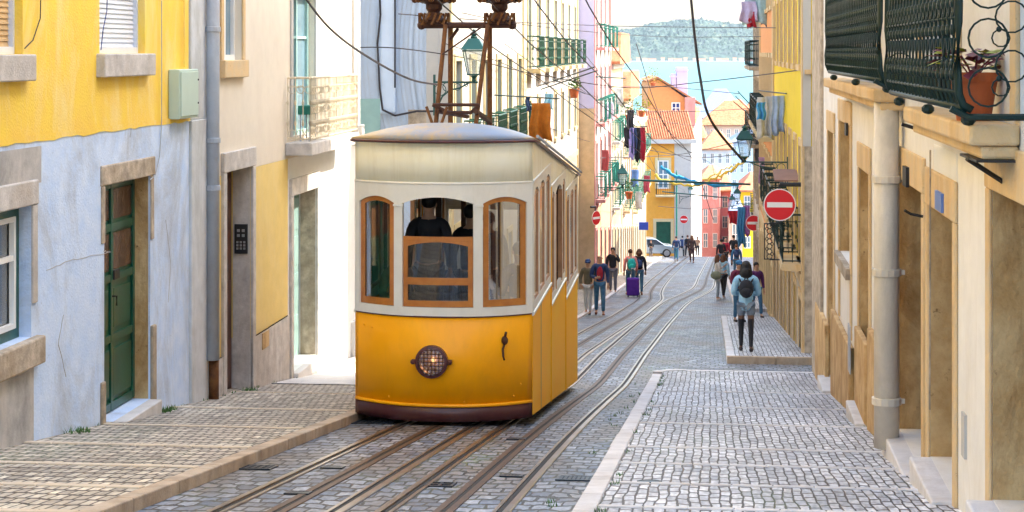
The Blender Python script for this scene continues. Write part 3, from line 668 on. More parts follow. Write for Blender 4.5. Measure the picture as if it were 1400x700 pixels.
# left street rows (house fronts beyond the tram) --------------------------------------------
def opening_fill(t,h,style,gm,fm):
    x0,x1,z0,z1=h[:4]
    if style=='door':
        b=MB(); b.box(x0,x1,.2,.23,z0,z1); b.box(x0+.05,(x0+x1)/2-.03,.18,.2,z0+.1,z1-.5).box((x0+x1)/2+.03,x1-.05,.18,.2,z0+.1,z1-.5); b.build('door',fm,t)
    else: window(t,x0,x1,z0,z1,.16,fm,gm,mull=1,trans=1,fw=.07)
def row_house(name,label,side,u,v0,v1,hgt,wm,tm,floors,pitch,doorm,winm,balc=(),lowm=None,roof=None,gm=None,D=7,wout=1.0,pil=True,drop=8,top_z=None):
    if side=='L': t,f=root(name,label,'house',u,v0,ANG_L)
    else: t,f=root(name,label,'house',u,v1,ANG_R)
    L=v1-v0; n=max(1,int(L/pitch)); sp=L/n; holes=[];kinds=[]
    for i in range(n):
        c=sp*(i+.5)
        vv=v0+c if side=='L' else v1-c
        zg=G(vv)+.08-f.o.z
        holes.append((c-wout*.5,c+wout*.5,zg,min(zg+2.35,floors[0]-.75))); kinds.append('door')
        for k,fz in enumerate(floors):
            holes.append((c-wout*.45,c+wout*.45,fz+(.0 if k in balc else .75),fz+2.25)); kinds.append('win')
    z0=-drop
    b=MB(); facade(b,0,L,z0,hgt,holes,.22); shell(b,0,L,z0,hgt,D); b.build('wall',wm,t)
    if lowm:
        b=MB(); facade(b,.0,L,z0,floors[0]-.45,[h for h,k in zip(holes,kinds) if k=='door'],.2,y=-.012); b.build('lower_wall',lowm,t)
    for h,k in zip(holes,kinds):
        opening_fill(t,h,k,gm or M['glass'],doorm if k=='door' else winm)
    for i,(h,k) in enumerate(zip(holes,kinds)):
        surround(t,h[0],h[1],h[2],h[3],.13,tm,proud=.035,sill=(k=='win'),bevel=0,name='window_surround' if k=='win' else 'door_surround')
    b=MB()
    if pil:
        for a in (0,L-.35): b.box(a,a+.35,-.05,-.002,z0,hgt)
        for fz in floors[:1]: b.box(.35,L-.35,-.06,-.002,fz-.42,fz-.2)
        b.box(-.05,L+.05,-.14,-.002,hgt-.25,hgt)
        b.build('trim',tm,t)
    for k in balc:
        fz=floors[k]
        for i in range(n):
            c=sp*(i+.5); a,e=c-wout*.85,c+wout*.85
            bl=MB().box(a,e,-.42,-.002,fz-.13,fz-.0).build('balcony',tm,t)
            railing(bl,[(a+.03,-.03,fz),(a+.03,-.39,fz),(e-.03,-.39,fz),(e-.03,-.03,fz)],.95,winm if winm is not M['whitepaint'] else M['dgreen'],step=.13,r=.010,orn=(v0<70))
    if roof:
        b=MB(); b.prism([(-.2,hgt),(L+.2,hgt),(L+.2,hgt+.12),(L/2 if False else L*.9,hgt+1.5),(L*.1,hgt+1.5),(-.2,hgt+.12)],-.45,D); b.build('roof',roof,t)
    return t,f
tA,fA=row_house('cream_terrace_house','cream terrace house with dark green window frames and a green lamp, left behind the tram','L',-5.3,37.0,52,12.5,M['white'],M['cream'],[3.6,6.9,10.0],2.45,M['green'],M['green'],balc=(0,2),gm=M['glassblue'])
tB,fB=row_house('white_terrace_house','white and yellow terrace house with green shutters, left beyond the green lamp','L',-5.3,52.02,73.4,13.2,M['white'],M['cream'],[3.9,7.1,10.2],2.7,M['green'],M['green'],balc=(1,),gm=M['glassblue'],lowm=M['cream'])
# tan and lavender house standing proud
tC,fC=row_house('lavender_house','tall house with lavender white end wall over tan stone and pink front','L',-4.65,73.5,86,13.5,M['white'],M['pink'],[3.6,6.7,9.8],2.6,M['ybrown'],M['brightgreen'],balc=(0,1,2),lowm=M['tan'],gm=M['glassblue'])
p=S(-5.35,73.46,0); f=Fr(p,ANG_F)
zc=f.p(800,148)[1]
o=MB().box(0,.70,-.03,.02,zc,f.p(800,-60)[1]).build('end_wall',M['lilac'],tC,label='lavender white end wall')
o.matrix_world=Matrix.Translation(p)@Matrix.Rotation(ANG_F,4,'Z')
def put(o,par,p,ang):
    o.parent=par; o.matrix_parent_inverse=Matrix.Identity(4)
    o.matrix_basis=(Matrix.Translation(par.location)@Matrix.Rotation(par.rotation_euler.z,4,'Z')).inverted()@(Matrix.Translation(p)@Matrix.Rotation(ang,4,'Z'))
put(o,tC,p,ANG_F)
o=MB().box(0,.72,-.05,.02,-14,zc-.01).build('end_wall',M['tan'],tC,label='tan stone lower end wall'); put(o,tC,p,ANG_F)
tD,fD=row_house('cream_balcony_house','cream house with three tiers of green balconies, left middle distance','L',-4.65,86.02,97,10.2,M['cream'],M['white'],[3.4,6.5],2.4,M['ybrown'],M['brightgreen'],balc=(0,1),roof=M['roofred'],gm=M['glassblue'])
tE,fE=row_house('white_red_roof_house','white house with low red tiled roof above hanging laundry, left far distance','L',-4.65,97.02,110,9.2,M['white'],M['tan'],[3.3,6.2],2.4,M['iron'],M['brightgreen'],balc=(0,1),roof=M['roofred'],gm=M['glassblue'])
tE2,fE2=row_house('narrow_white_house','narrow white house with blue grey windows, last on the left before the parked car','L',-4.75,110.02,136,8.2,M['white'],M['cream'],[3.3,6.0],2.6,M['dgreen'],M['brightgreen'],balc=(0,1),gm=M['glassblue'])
# right street rows
UR=1.79
tF,fF=row_house('yellow_terrace_house','bright yellow terrace house with long dark balconies, right beyond the side street','R',UR,35.3,52,13.0,M['brightyellow'],M['orangestone'],[3.5,6.6,9.8],2.35,M['ybrown'],M['dgreen'],balc=(0,),gm=M['glass'],lowm=M['stone'])
p=S(UR-.0,35.27,0); f=Fr(p,ANG_F)
o=MB().box(0.0,3.0,-.02,.02,f.p(1120,200)[1],9).build('end_wall',M['brightyellow'],tF,label='bright yellow end wall'); put(o,tF,p,ANG_F)
o=MB().box(0.0,3.0,-.04,.02,-10,f.p(1120,200)[1]-.003).build('end_wall',M['stone'],tF,label='bare stone lower end wall'); put(o,tF,p,ANG_F)
o=MB().box(-.03,.12,-.06,-.021,f.p(1120,200)[1],9).build('corner_quoin',M['white'],tF); put(o,tF,p,ANG_F)
o=MB().box(.0,1.3,-.12,-.021,f.p(1115,95)[1]-.09,f.p(1115,95)[1]+.0).build('ledge',M['orangestone'],tF); put(o,tF,p,ANG_F)
tG,fG=row_house('peach_terrace_house','pale orange terrace house with tall windows and a string of washing, right middle distance','R',UR,52.02,66,12.2,M['peach'],M['cream'],[3.5,6.5,9.5],2.3,M['ybrown'],M['whitepaint'],balc=(1,),gm=M['glass'],lowm=M['orangestone'])
tH,fH=row_house('white_narrow_house','white terrace house with small dark balconies, right behind the smaller road sign','R',UR+.02,66.02,76,11.4,M['white'],M['stone'],[3.5,6.5,9.3],2.4,M['ybrown'],M['dgreen'],balc=(1,2),gm=M['glass'])
row_house('ochre_far_house','ochre terrace house set back beyond the right hand street lamps','R',2.45,76.02,95,9.5,M['orange'],M['white'],[3.4,6.4],2.6,M['ybrown'],M['whitepaint'],balc=(0,),gm=M['glass'])
row_house('white_far_house','plain white house set back, last on the right before the brow of the hill','R',3.3,95.02,125,9.6,M['white'],M['cream'],[3.3,5.9],2.8,M['ybrown'],M['whitepaint'],gm=M['glass'])
row_house('pink_far_house','pink house right of the street beyond the brow','R',4.3,125.02,150,9.0,M['pink'],M['white'],[3.3],2.8,M['ybrown'],M['whitepaint'],gm=M['glass'],drop=12)
row_house('side_street_shade_block','unseen house block added up the side street on the right to shade the road','R',11.5,20,48,17,M['white'],M['cream'],[3.5,6.6,9.8,13],3.5,M['ybrown'],M['green'],drop=9)  # added out of view to keep direct sun off the road at the crossing
# ================================================================ near right house
t,f=root('sandstone_house','white plastered house with sandstone door frames and a green iron balcony, right foreground','house',UR-.02,31.0,ANG_R)
ztop=16
def op(pf,pn,ptop,pyt,bottom=None):
    a,e=X(pf),X(pn); return (a,e,bottom,f.p(ptop,pyt)[1])
def gz(x): return G(31.0-x)+.13-f.o.z
OPS=[]
for pf,pn,pt,py in ((1357,1450,1357,258),(1272,1306,1290,292),(1230,1263,1245,252),(1176,1190,1185,235),(1149,1164,1160,170),(1133,1141,1137,180)):
    a,e=X(pf),X(pn); OPS.append([a,e,gz((a+e)/2)+.12,f.p(pt,py)[1]])
xm=31+12
wz=[OPS[4][2]]; OPS[4][2]=f.p(1157,355)[1]; 
UP=[(X(1310),X(1385)+.0,-.1+0,3)]
zup=f.p(1360,150)[1]
uph=[(X(1355),X(1500),2.95,5.1),(X(1226),X(1262),2.95,5.1),(X(1162),X(1182),2.95,5.1)]
zfl=-.40-f.o.z      # first floor slab level
uph=[(a,e,zfl,zfl+2.4) for a,e in ((X(1395),X(1395)+1.2),(X(1262),X(1310)),(X(1176),X(1200)))]
b=MB(); facade(b,0,xm,-7,ztop,[tuple(o) for o in OPS]+uph,.32); shell(b,0,xm,-8,ztop,10); b.build('wall',M['nearwhite'],t)
for i,o in enumerate(OPS):
    w=.16; sm=M['orangestone']
    b=MB(); zt=o[3]; zb0=o[2]-.9
    b.box(o[0]-w,o[0],-.025,0,zb0,zt).box(o[1],o[1]+w,-.025,0,zb0,zt).box(o[0]-w,o[1]+w,-.03,0,zt,zt+.30)
    b.build('door_surround' if i!=4 else 'window_surround',sm,t,bevel=.012)
    b=MB(); b.box(o[0]-.003,o[0]+.012,.0,.315,o[2],zt-.005); b.build('reveal_stone',M['brownstone'],t)
    if i in (4,):
        o1=MB().box(o[0],o[1],.12,.16,o[2],o[3]).build('shutter',M['pipegrey'],t); MB().box(o[0]-.1,o[1]+.1,-.08,.1,o[2]-.15,o[2]-.003).build('window_sill',M['stone'],t)
    else:
        b=MB(); b.box(o[0],o[1],.28,.315,o[2],o[3]); b.box(o[0]+.1,(o[0]+o[1])/2-.04,.26,.28,o[2]+.15,o[3]-.2).box((o[0]+o[1])/2+.04,o[1]-.1,.26,.28,o[2]+.15,o[3]-.2); b.build('door',M['ybrown'] if i<3 else M['stone'],t)
        b=MB(); b.box(o[0]+.013,o[1],-.17,.26,o[2]-.6,o[2]-.002); b.build('door_step',M['marble'] if i>2 else M['kerbpale'],t,bevel=.015)
# stone base blocks
b=MB()
for a,e,hh in ((X(1190),X(1176)-.0,1.0),(X(1168),X(1142),1.0),(X(1120),X(1134),1.1)):
    a,e=min(a,e),max(a,e); b.box(a,e,-.07,-.0,-7,gz((a+e)/2)+hh)
b.box(X(1204),X(1194),-.07,0,-7,gz(X(1204))+1.0)
b.build('plinth',M['brownstone'],t,bevel=.015)
b=MB(); b.box(X(1126),X(1114),-.05,0,-8,9); b.build('quoin',M['stone'],t,bevel=.01)
for h in uph:
    o=window(t,h[0],h[1],h[2],h[3],.2,M['dgreen'],M['shutterwhite'],mull=1,trans=1,fw=.08,name='balcony_door')
    b=MB(); w=.2; b.box(h[0]-w,h[0],-.03,0,h[2],h[3]).box(h[1],h[1]+w,-.03,0,h[2],h[3]).box(h[0]-w,h[1]+w,-.035,0,h[3],h[3]+.3); b.build('balcony_door_surround',M['orangestone'],t,bevel=.01)
def vx(Y,u):   # local x on the right wall for depth Y
    return 31.0-((Y+u*sn)/cs)
# plate, house numbers, patch, letter box
b=MB(); b.box(X(1287),X(1296),-.05,-.031,f.p(1291,288)[1],f.p(1291,262)[1]); b.build('number_plate',mat('plate_blue',(.12,.22,.55),.4),t,label='small blue and white house number plate')
b=MB(); b.box(X(1243),X(1248),-.06,-.031,f.p(1246,255)[1],f.p(1246,228)[1]); b.build('letter_slot',M['iron'],t)
b=MB(); b.box(X(1161),X(1163),-.06,-.031,f.p(1162,185)[1],f.p(1162,168)[1]); b.build('letter_slot',M['iron'],t)
b=MB(); b.box(X(1278),X(1309),-.006,-.0,f.p(1292,250)[1],f.p(1292,203)[1]); b.build('fresh_plaster_patch',M['whitepaint'],t)
b=MB(); b.box(X(1318),X(1322),-.02,0,f.p(1320,625)[1],f.p(1320,565)[1]); b.build('meter_cover',M['white'],t)
b=MB(); b.box(X(1171),X(1168),-.08,-.071,f.p(1170,510)[1],f.p(1170,445)[1]); b.build('vent_panel',M['pipegrey'],t)
b=MB(); b.box(X(1251)+.02,X(1260),.20,.25,f.p(1256,315)[1],f.p(1256,268)[1]); b.build('louvre',M['shutterwhite'],t)
# balconies
def nearbalc(Ya,Yb,Yra,Yrb,top,lab,n0):
    a=vx(Ya,1.5); e=vx(Yb,1.5); z=top-f.o.z
    bl=MB().box(e,a,-.29,-.003,z-.12,z).box(e+.03,a-.03,-.22,-.003,z-.2,z-.12).build('balcony',M['orangestone'],t,bevel=.02,label=lab)
    ra=vx(Yra,1.4); rb=vx(Yrb,1.4)
    lo,hi=min(ra,rb),max(ra,rb)
    b=MB(); hh=1.15; y0=-.31; nn=int((hi-lo)/.21)
    profl=[(0,-.02),(.03,.03),(.09,.052),(.2,.06),(.5,.055),(.8,.05),(1.15,.045)]
    for q in (lo,hi):   # end posts with belly
        b.tube([(q,y0-w,z+.09+h) for h,w in profl],.024,8)
    b.tube([(lo,y0-.045,z+.09+hh),(hi,y0-.045,z+.09+hh)],.026,8); b.tube([(lo,y0-.02,z+.10),(hi,y0-.02,z+.10)],.024,8); b.tube([(lo,y0-.05,z+.19),(hi,y0-.05,z+.19)],.012,6); b.tube([(lo,y0-.055,z+.62),(hi,y0-.055,z+.62)],.009,6)
    b.build('railing_frame',M['dgreen'],bl,smooth=True)
    b=MB()
    for i in range(1,nn):
        q=lo+(hi-lo)*i/nn
        b.tube([(q,y0-w*.98,z+.09+h) for h,w in profl],.013,5)
        for h,w,s_ in ((.2,.06,1.2),(.26,.06,.9),(.46,.055,1.2),(.54,.055,.9),(.62,.055,1.2),(.85,.05,1.2)):
            b.ball((q+random.uniform(-.004,.004),y0-w-.006,z+.09+h),.021*s_,6,(1,.7,1.5))
        for h,w in ((.2,.06),(.34,.058),(.56,.055),(.72,.052)):
            b.tube([(q-.085,y0-w,z+.09+h+.07),(q-.045,y0-w,z+.09+h+.01),(q,y0-w,z+.09+h-.035),(q+.045,y0-w,z+.09+h+.01),(q+.085,y0-w,z+.09+h+.07)],.009,4)
    b.build('baluster_panel',M['dgreen'],bl)
    for q in (lo+.2,(lo+hi)/2,hi-.15): b=MB(); b.ball((q,y0+.02,z+.03),.045,8,(1,1,.8)); b.build('foot',M['dgreen'],bl)
    # scrollwork on the end that faces up the street
    b=MB(); q=hi
    b.tube([(q,y0-.1,z+.10),(q+.0,y0,z+.05),(q,-.0,z+.05)],.02,6)
    b.tube([(q,y0,z+1.24),(q,-.01,z+1.24)],.02,6)
    for zz_ in (.22,.50,.78,1.06):
        ring(b,(q,-.20,z+zz_),.11,'y',.008,16); ring(b,(q,-.07,z+zz_+.12),.09,'y',.007,14); ring(b,(q,-.13,z+zz_),.05,'y',.006,10)
        b.ball((q,-.14,z+zz_+.05),.018,6)
    b.build('end_scrollwork',M['dgreen'],bl)
    return bl,z
bl,z2=nearbalc(10.5,14.1,10.4,14.6,-.425,'near sandstone balcony with bellied dark green railing',0)
bl1,z1_=nearbalc(16.7,24,15.2,22.2,-.345,'farther sandstone balcony with bellied dark green railing',1)
b=MB()
for q in (vx(10.7,1.5),): b.tube([(q-.3,-.02,z2-.36),(q-.1,-.26,z2-.21)],.016,6)
b.box(vx(11.2,1.5),vx(10.5,1.5),-.25,-.003,z2-.215,z2-.20); b.build('bracket',M['iron'],bl)
b=MB(); 
# pot
xq=vx(11.2,1.58); pp=f.o+f.x*xq+f.y*-.165+Vector((0,0,z2))
tp=thing('potted_plant','terracotta pot with dark red leaves on the near green balcony','plant',pp,ANG_R); tp.scale=(1.2,1.2,1.2)
MB().lathe([(.001,0),(.085,0),(.118,.20),(.13,.20),(.133,.245),(.118,.245),(.108,.22),(.001,.21)],n=22).build('pot',M['terracotta'],tp,smooth=False)
b=MB(); g=MB()
for i in range(90):
    a=random.uniform(0,2*pi); r=random.uniform(.05,.16); z=.24+random.uniform(.02,.13); p=Vector((r*cos(a),r*sin(a),z)); 
    d=Vector((cos(a),sin(a),random.uniform(-.5,.4))).normalized(); s_=Vector((-sin(a),cos(a),random.uniform(-.4,.4))).normalized()
    L_=random.uniform(.07,.13); (b if i%4 else g).add([p,p+d*L_*.5+s_*L_*.32,p+d*L_,p+d*L_*.5-s_*L_*.32],[(0,1,2),(0,2,3)])
b.build('leaf',M['leafred'],tp); g.build('leaf',M['leafy'],tp,label='yellowed leaf')
b=MB(); 
for i in range(9):
    a=i*.7; b.tube([(0,0,.2),(.06*cos(a),.06*sin(a),.28),(.13*cos(a),.13*sin(a),.33)],.004,4)
b.build('stem',M['leafred'],tp)
# pipes on the right wall
pipe(f,1212,138,612,.115,M['pipecream'],'thick cream drainpipe between the sandstone doorways',cl=(245,372,548),yy=-.155)
xs_,_=f.p(1226,300,-.05)
cable([f.o+f.x*xs_+f.y*-.06+Vector((0,0,f.p(1226,py,-.06)[1])) for py in (612,400,160,150)],.02,'thin steel conduit beside the thick cream drainpipe',M['steel'])
cable(on(f,[(1272,205),(1271,560)],-.035),.008,'thin cable between the near sandstone doorways',M['stone'])
b=MB(); o0=on(f,[(1262,296)],-.05)[0]; b.tube([(0,0,0),(.0,-.10,.02),(.03,-.15,.05)],.012,5)
o=b.build('wall_hook',M['iron'],None); o.location=o0; o.rotation_euler=(0,0,ANG_R); tag(o,'short bent black hook on the wall above a sandstone doorway','hook')
xx,zz=f.p(1256,178,-.02)
b=MB(); b.tube([(0,0,0),(0,-.16,.05)],.016,5); o=b.build('wall_bracket',M['iron'],None); o.location=f.o+f.x*xx+Vector((0,0,zz)); o.rotation_euler=(0,0,ANG_R); tag(o,'black iron strut under the gap between the balconies','bracket')
# ================================================================ people
def WP(px,py,Y): return Vector(((px-700)/F*Y, Y, -(py-HY)/F*Y))
def skin(name,verts,edges,radii,m,parent,sub=1):
    me=bpy.data.meshes.new(name); me.from_pydata([tuple(v) for v in verts],edges,[])
    o=link(bpy.data.objects.new(name,me),None)
    sk=o.modifiers.new('s','SKIN'); sk.use_smooth_shade=True
    if not me.skin_vertices: me.attributes.new('x','FLOAT','POINT')
    lay=me.skin_vertices[0].data
    for i,r in enumerate(radii):
        lay[i].radius = (r if isinstance(r,tuple) else (r,r)); lay[i].use_root=(i==0)
    sd=o.modifiers.new('d','SUBSURF'); sd.levels=sub; sd.render_levels=sub
    dg=bpy.context.evaluated_depsgraph_get(); ev=o.evaluated_get(dg)
    nm=bpy.data.meshes.new_from_object(ev); o.modifiers.clear(); o.data=nm; nm.name=name
    nm.materials.clear(); nm.materials.append(m)
    for p in nm.polygons: p.use_smooth=True; p.material_index=0
    o.parent=parent
    if parent is not None: KIDS.setdefault(parent.name,[]).append(o)
    return o
def person(label,loc,face,h,top,bot,shoe,hair,hairlen=.0,skinm=None,stride=.18,arms='down',jacketlen=.0,cap=None,seat=False,facefeat=False,group=None,shorts=False,coatflare=0,lean=0,seated_z=0):
    t=thing('person',label,'person',loc,face,group); k=h/1.75; sm=skinm or M['skin']
    # local: x right, y forward, z up
    f1,f2=stride,-stride
    kn=lambda s,f:(s*.095*k,(f*.55+.03)*k,.50*k); an=lambda s,f:(s*.095*k,(f-.01)*k,.085*k); toe=lambda s,f:(s*.11*k,(f+.14)*k,.035*k)
    pel=(0,0,.96*k)
    if seat:
        kn=lambda s,f:(s*.12*k,.42*k,.93*k); an=lambda s,f:(s*.12*k,.42*k,.53*k); toe=lambda s,f:(s*.13*k,.55*k,.48*k)
    ln=lean
    V=[pel,(0,.01+ln*.2,1.14*k),(0,.0+ln*.5,1.33*k),(0,-.01+ln*.8,1.45*k),(0,.0+ln,1.51*k),(0,.02*k+ln*1.1,1.60*k),(0,.015*k+ln*1.15,1.67*k),(0,.0+ln*1.15,1.725*k)]
    R=[(.135*k,.105*k),(.115*k,.09*k),(.15*k,.105*k),(.10*k,.075*k),.052*k,(.072*k,.082*k),(.078*k,.09*k),(.055*k,.065*k)]
    E=[(0,1),(1,2),(2,3),(3,4),(4,5),(5,6),(6,7)]
    A={}
    for s,side in ((-1,'l'),(1,'r')):
        sh=(s*.185*k,ln*.7,1.41*k)
        mode=arms if isinstance(arms,str) else arms[0 if s<0 else 1]
        if mode=='down': el=(s*.235*k,-.03*k+ln*.5,1.14*k); wr=(s*.24*k,.05*k+ln*.4,.90*k); ha=(s*.235*k,.07*k+ln*.4,.82*k)
        elif mode=='front': el=(s*.25*k,.02*k,1.13*k); wr=(s*.12*k,.24*k,1.10*k); ha=(s*.06*k,.29*k,1.12*k)
        elif mode=='phone': el=(s*.24*k,.08*k,1.15*k); wr=(s*.14*k,.30*k,1.28*k); ha=(s*.11*k,.35*k,1.34*k)
        elif mode=='face': el=(s*.24*k,.12*k,1.22*k); wr=(s*.12*k,.16*k,1.44*k); ha=(s*.08*k,.14*k,1.52*k)
        else: el=(s*.27*k,-.04*k,1.15*k); wr=(s*.22*k,.08*k,.95*k); ha=(s*.18*k,.10*k,.90*k)
        A[s]=(sh,el,wr,ha)
        n=len(V); V+= [sh,el,wr,ha]; R+=[.062*k,.043*k,.028*k,(.030*k,.038*k)]; E+=[(3,n),(n,n+1),(n+1,n+2),(n+2,n+3)]
        # five fingers
        w=Vector(wr); hh=Vector(ha); d=(hh-w).normalized(); sd=d.cross(Vector((0,1,0) if abs(d.y)<.8 else (0,0,1))).normalized()
        nb=n+3
        for j,(o_,ln_) in enumerate(((-.027,.055),(-.009,.066),(.009,.062),(.026,.048))):
            q=hh+(sd*o_+d*.03)*k; q2=q+(d*ln_*.6+Vector((0,.012,0)))*k; q3=q2+(d*ln_*.3+Vector((0,.022,0)))*k
            m=len(V); V+=[tuple(q),tuple(q2),tuple(q3)]; R+=[.0095*k,.0085*k,.007*k]; E+=[(nb,m),(m,m+1),(m+1,m+2)]
        q=hh-d*.02*k+sd*(-.04*k); q2=q+(d*.035-sd*.014)*k
        m=len(V); V+=[tuple(q),tuple(q2)]; R+=[.011*k,.008*k]; E+=[(nb,m),(m,m+1)]
    L={}
    for s,f in ((-1,f1),(1,f2)):
        hp=(s*.09*k,.0,.90*k); n=len(V); K=kn(s,f);An=an(s,f);To=toe(s,f); L[s]=(hp,K,An,To)
        V+=[hp,K,An,To]; R+=[.088*k,.056*k,.036*k,.032*k]; E+=[(0,n),(n,n+1),(n+1,n+2),(n+2,n+3)]
    skin('body',V,E,R,sm,t)
    # top garment
    tl=.93*k-jacketlen
    V=[(0,.01,1.14*k),(0,.0+ln*.5,1.33*k),(0,-.01+ln*.8,1.45*k),(0,.0,.97*k)]; R=[(.15*k,.125*k),(.175*k,.13*k),(.115*k,.09*k),(.155*k,.13*k)]; E=[(0,1),(1,2),(0,3)]
    if jacketlen: V.append((0,0,tl)); R.append(((.165+coatflare)*k,(.14+coatflare)*k)); E.append((3,4))
    for s in (-1,1):
        sh,el,wr,ha=A[s]; n=len(V); wr2=tuple(Vector(el).lerp(Vector(wr),.93)); V+=[sh,el,wr2]; R+=[.08*k,.062*k,.045*k]; E+=[(2,n),(n,n+1),(n+1,n+2)]
    skin('jacket',V,E,R,top,t)
    # legs
    V=[(0,0,.98*k)];R=[(.14*k,.112*k)];E=[]
    for s in (-1,1):
        hp,K,An,To=L[s]; n=len(V); e=Vector(K).lerp(Vector(An),.93) if not shorts else Vector(hp).lerp(Vector(K),.55)
        V.append(hp);R.append(.102*k);E.append((0,n))
        if shorts: V.append(tuple(e));R.append(.088*k);E.append((n,n+1))
        else: V+=[K,tuple(e)];R+=[.070*k,.055*k];E+=[(n,n+1),(n+1,n+2)]
    skin('trousers' if not shorts else 'shorts',V,E,R,bot,t)
    if shorts:
        V=[];R=[];E=[]
        for s in (-1,1):
            hp,K,An,To=L[s]; n=len(V); V+=[tuple(Vector(hp).lerp(Vector(K),.5)),K,An];R+=[.078*k,.060*k,.040*k];E+=[(n,n+1),(n+1,n+2)]
        for j in (0,1): skin('stocking',V[j*3:j*3+3],[(0,1),(1,2)],R[j*3:j*3+3],M['cloth_k'] if 'cloth_k' in M else cloth('black',(.02,.02,.025)),t)
    for s in (-1,1):
        hp,K,An,To=L[s]
        skin('shoe',[(An[0],An[1]-.03*k,.045*k+An[2]-.085*k),(To[0],To[1]+.01,To[2])],[(0,1)],[.050*k,.042*k],shoe,t)
    hy=.015*k+ln*1.15
    if hair:
        b=MB(); b.ball((0,hy-.018*k,1.685*k),.098*k,12,(.92,1.0,.95))
        b.v=[(x,y,z) for x,y,z in b.v]
        if hairlen:
            b.grid(lambda a,q:(.10*k*sin(a)*(1+.35*q),hy-.02*k-.09*k*cos(a)*(1+.2*q),1.70*k-hairlen*k*q),[radians(d_) for d_ in range(-110,111,20)],[0,.25,.5,.75,1])
            b.ball((0,hy-.07*k,(1.66-hairlen*.5)*k),.1*k,10,(1.02,.7,hairlen*4+.5))
        o=b.build('hair',hair,t,smooth=True)
        if not hairlen:
            for v in o.data.vertices:
                if v.co.y>hy+.045*k and v.co.z<1.70*k: v.co.y=hy+.03*k
        else:
            for v in o.data.vertices:
                if v.co.y>hy+.05*k and v.co.z<1.71*k: v.co.y=hy+.02*k
    if cap:
        b=MB(); b.ball((0,hy-.005,1.70*k),.108*k,12,(.95,1.05,.75)); b.hexa([(-.07*k,hy+.08*k,1.695*k),(.07*k,hy+.08*k,1.695*k),(.055*k,hy+.19*k,1.68*k),(-.055*k,hy+.19*k,1.68*k),(-.07*k,hy+.08*k,1.71*k),(.07*k,hy+.08*k,1.71*k),(.055*k,hy+.19*k,1.69*k),(-.055*k,hy+.19*k,1.69*k)])
        b.build('cap',cap,t,smooth=True)
    b=MB(); b.ball((0,hy+.10*k,1.635*k),.016*k,6,(.8,1,1.5))
    for s in (-1,1): b.ball((s*.084*k,hy,1.64*k),.022*k,6,(.4,.8,1.3))
    b.build('nose_and_ears',sm,t,smooth=True)
    if facefeat:
        b=MB()
        for s in (-1,1): b.ball((s*.032*k,hy+.086*k,1.66*k),.011*k,6); b.box(s*.032*k-.02*k,s*.032*k+.02*k,hy+.08*k,hy+.092*k,1.678*k,1.684*k)
        b.build('eyes',M['hairk'],t)
        MB().box(-.025*k,.025*k,hy+.082*k,hy+.092*k,1.592*k,1.601*k).build('mouth',mat('lips',(.35,.1,.08),.6),t)
    return t
def ped(px,Y,h,label,face,top,bot,shoe,hair,raise_=0,**kw):
    u,v=uv_at(px,Y); p=S(u,v,G(v)+raise_)
    return person(label,p,face,h,top,bot,shoe,hair,**kw)
AW=-YAW; TO=pi-YAW   # facing away / towards the camera
den=cloth('denim',(.22,.42,.58),(.38,.60,.72)); blk=cloth('black',(.02,.02,.025)); nav=cloth('navy',(.03,.06,.16)); jean=cloth('jeans',(.04,.12,.22),(.08,.20,.32))
redc=cloth('red',(.38,.02,.04)); wht=cloth('white',(.6,.58,.56)); pnk=cloth('pink',(.85,.28,.25)); olv=cloth('olive',(.16,.13,.08)); grj=cloth('grey_jeans',(.14,.14,.17)); mar=cloth('maroon',(.2,.03,.07)); brn=cloth('brown',(.07,.04,.04)); blu=cloth('blue',(.05,.2,.42)); tea=cloth('teal',(.02,.42,.38)); pur=cloth('purple',(.09,.02,.30)); shk=mat('shoe_dark',(.03,.02,.02),.5); shb=mat('shoe_brown',(.2,.06,.03),.5); shw=mat('shoe_white',(.6,.58,.58),.5)
w1=ped(1020,35.1,1.72,'woman in pale denim jacket and black tights walking away on the far right pavement',AW,den,cloth('denim_short',(.18,.22,.27)),shk,M['hairk'],raise_=.13,hairlen=.24,skinm=M['skind'],arms='front',stride=.07,jacketlen=.16,coatflare=.02,shorts=True)
def backpack(pt,label,m,w=.30,h=.40,d=.16,z=1.05,name='backpack'):
    t=thing(name,label,'backpack',pt.matrix_basis@Vector((0,-.13,z)),pt.rotation_euler.z)
    b=MB(); b.ball((0,-d*.5,h*.5),.5,12,(w,d,h)); 
    b.v=[(x,min(y,0.02),z_) for x,y,z_ in b.v]; b.build('bag',m,t,smooth=True)
    b=MB(); b.ball((0,-d*.95,h*.33),.5,10,(w*.75,d*.5,h*.5)); b.build('pocket',m,t,smooth=True)
    b=MB()
    for s in (-1,1): b.tube([(s*.10,-.02,h*.85),(s*.13,.06,h*.98),(s*.14,.16,h*1.0),(s*.15,.24,h*.8)],.018,6)
    b.tube([(-.04,-.03,h*.97),(0,-.03,h*1.08),(.04,-.03,h*.97)],.012,5); b.build('strap',m,t)
    return t
backpack(w1,'small black backpack on the woman in the pale denim jacket',blk,w=.29,h=.36)
m1=ped(820,54.6,1.80,'bald man in a red jumper and open blue jacket walking up the street',TO+.1,nav,jean,shb,None,facefeat=True,arms=('down','front'),stride=.16)
b=MB(); b.ball((0,.055,1.25),1,14,(.105,.105,.25)); b.build('jumper',redc,m1,smooth=True)
m2=ped(804,54.9,1.64,'person in olive jacket, dark cap and white trousers walking beside the bald man',TO-.2,olv,wht,shk,M['hairk'],facefeat=True,cap=nav,arms='pocket',stride=.13)
m3=ped(838,71,1.78,'man in black jacket holding a hand to his face on the left pavement',TO,blk,grj,shw,M['hairk'],facefeat=True,arms=('face','down'),stride=.05)
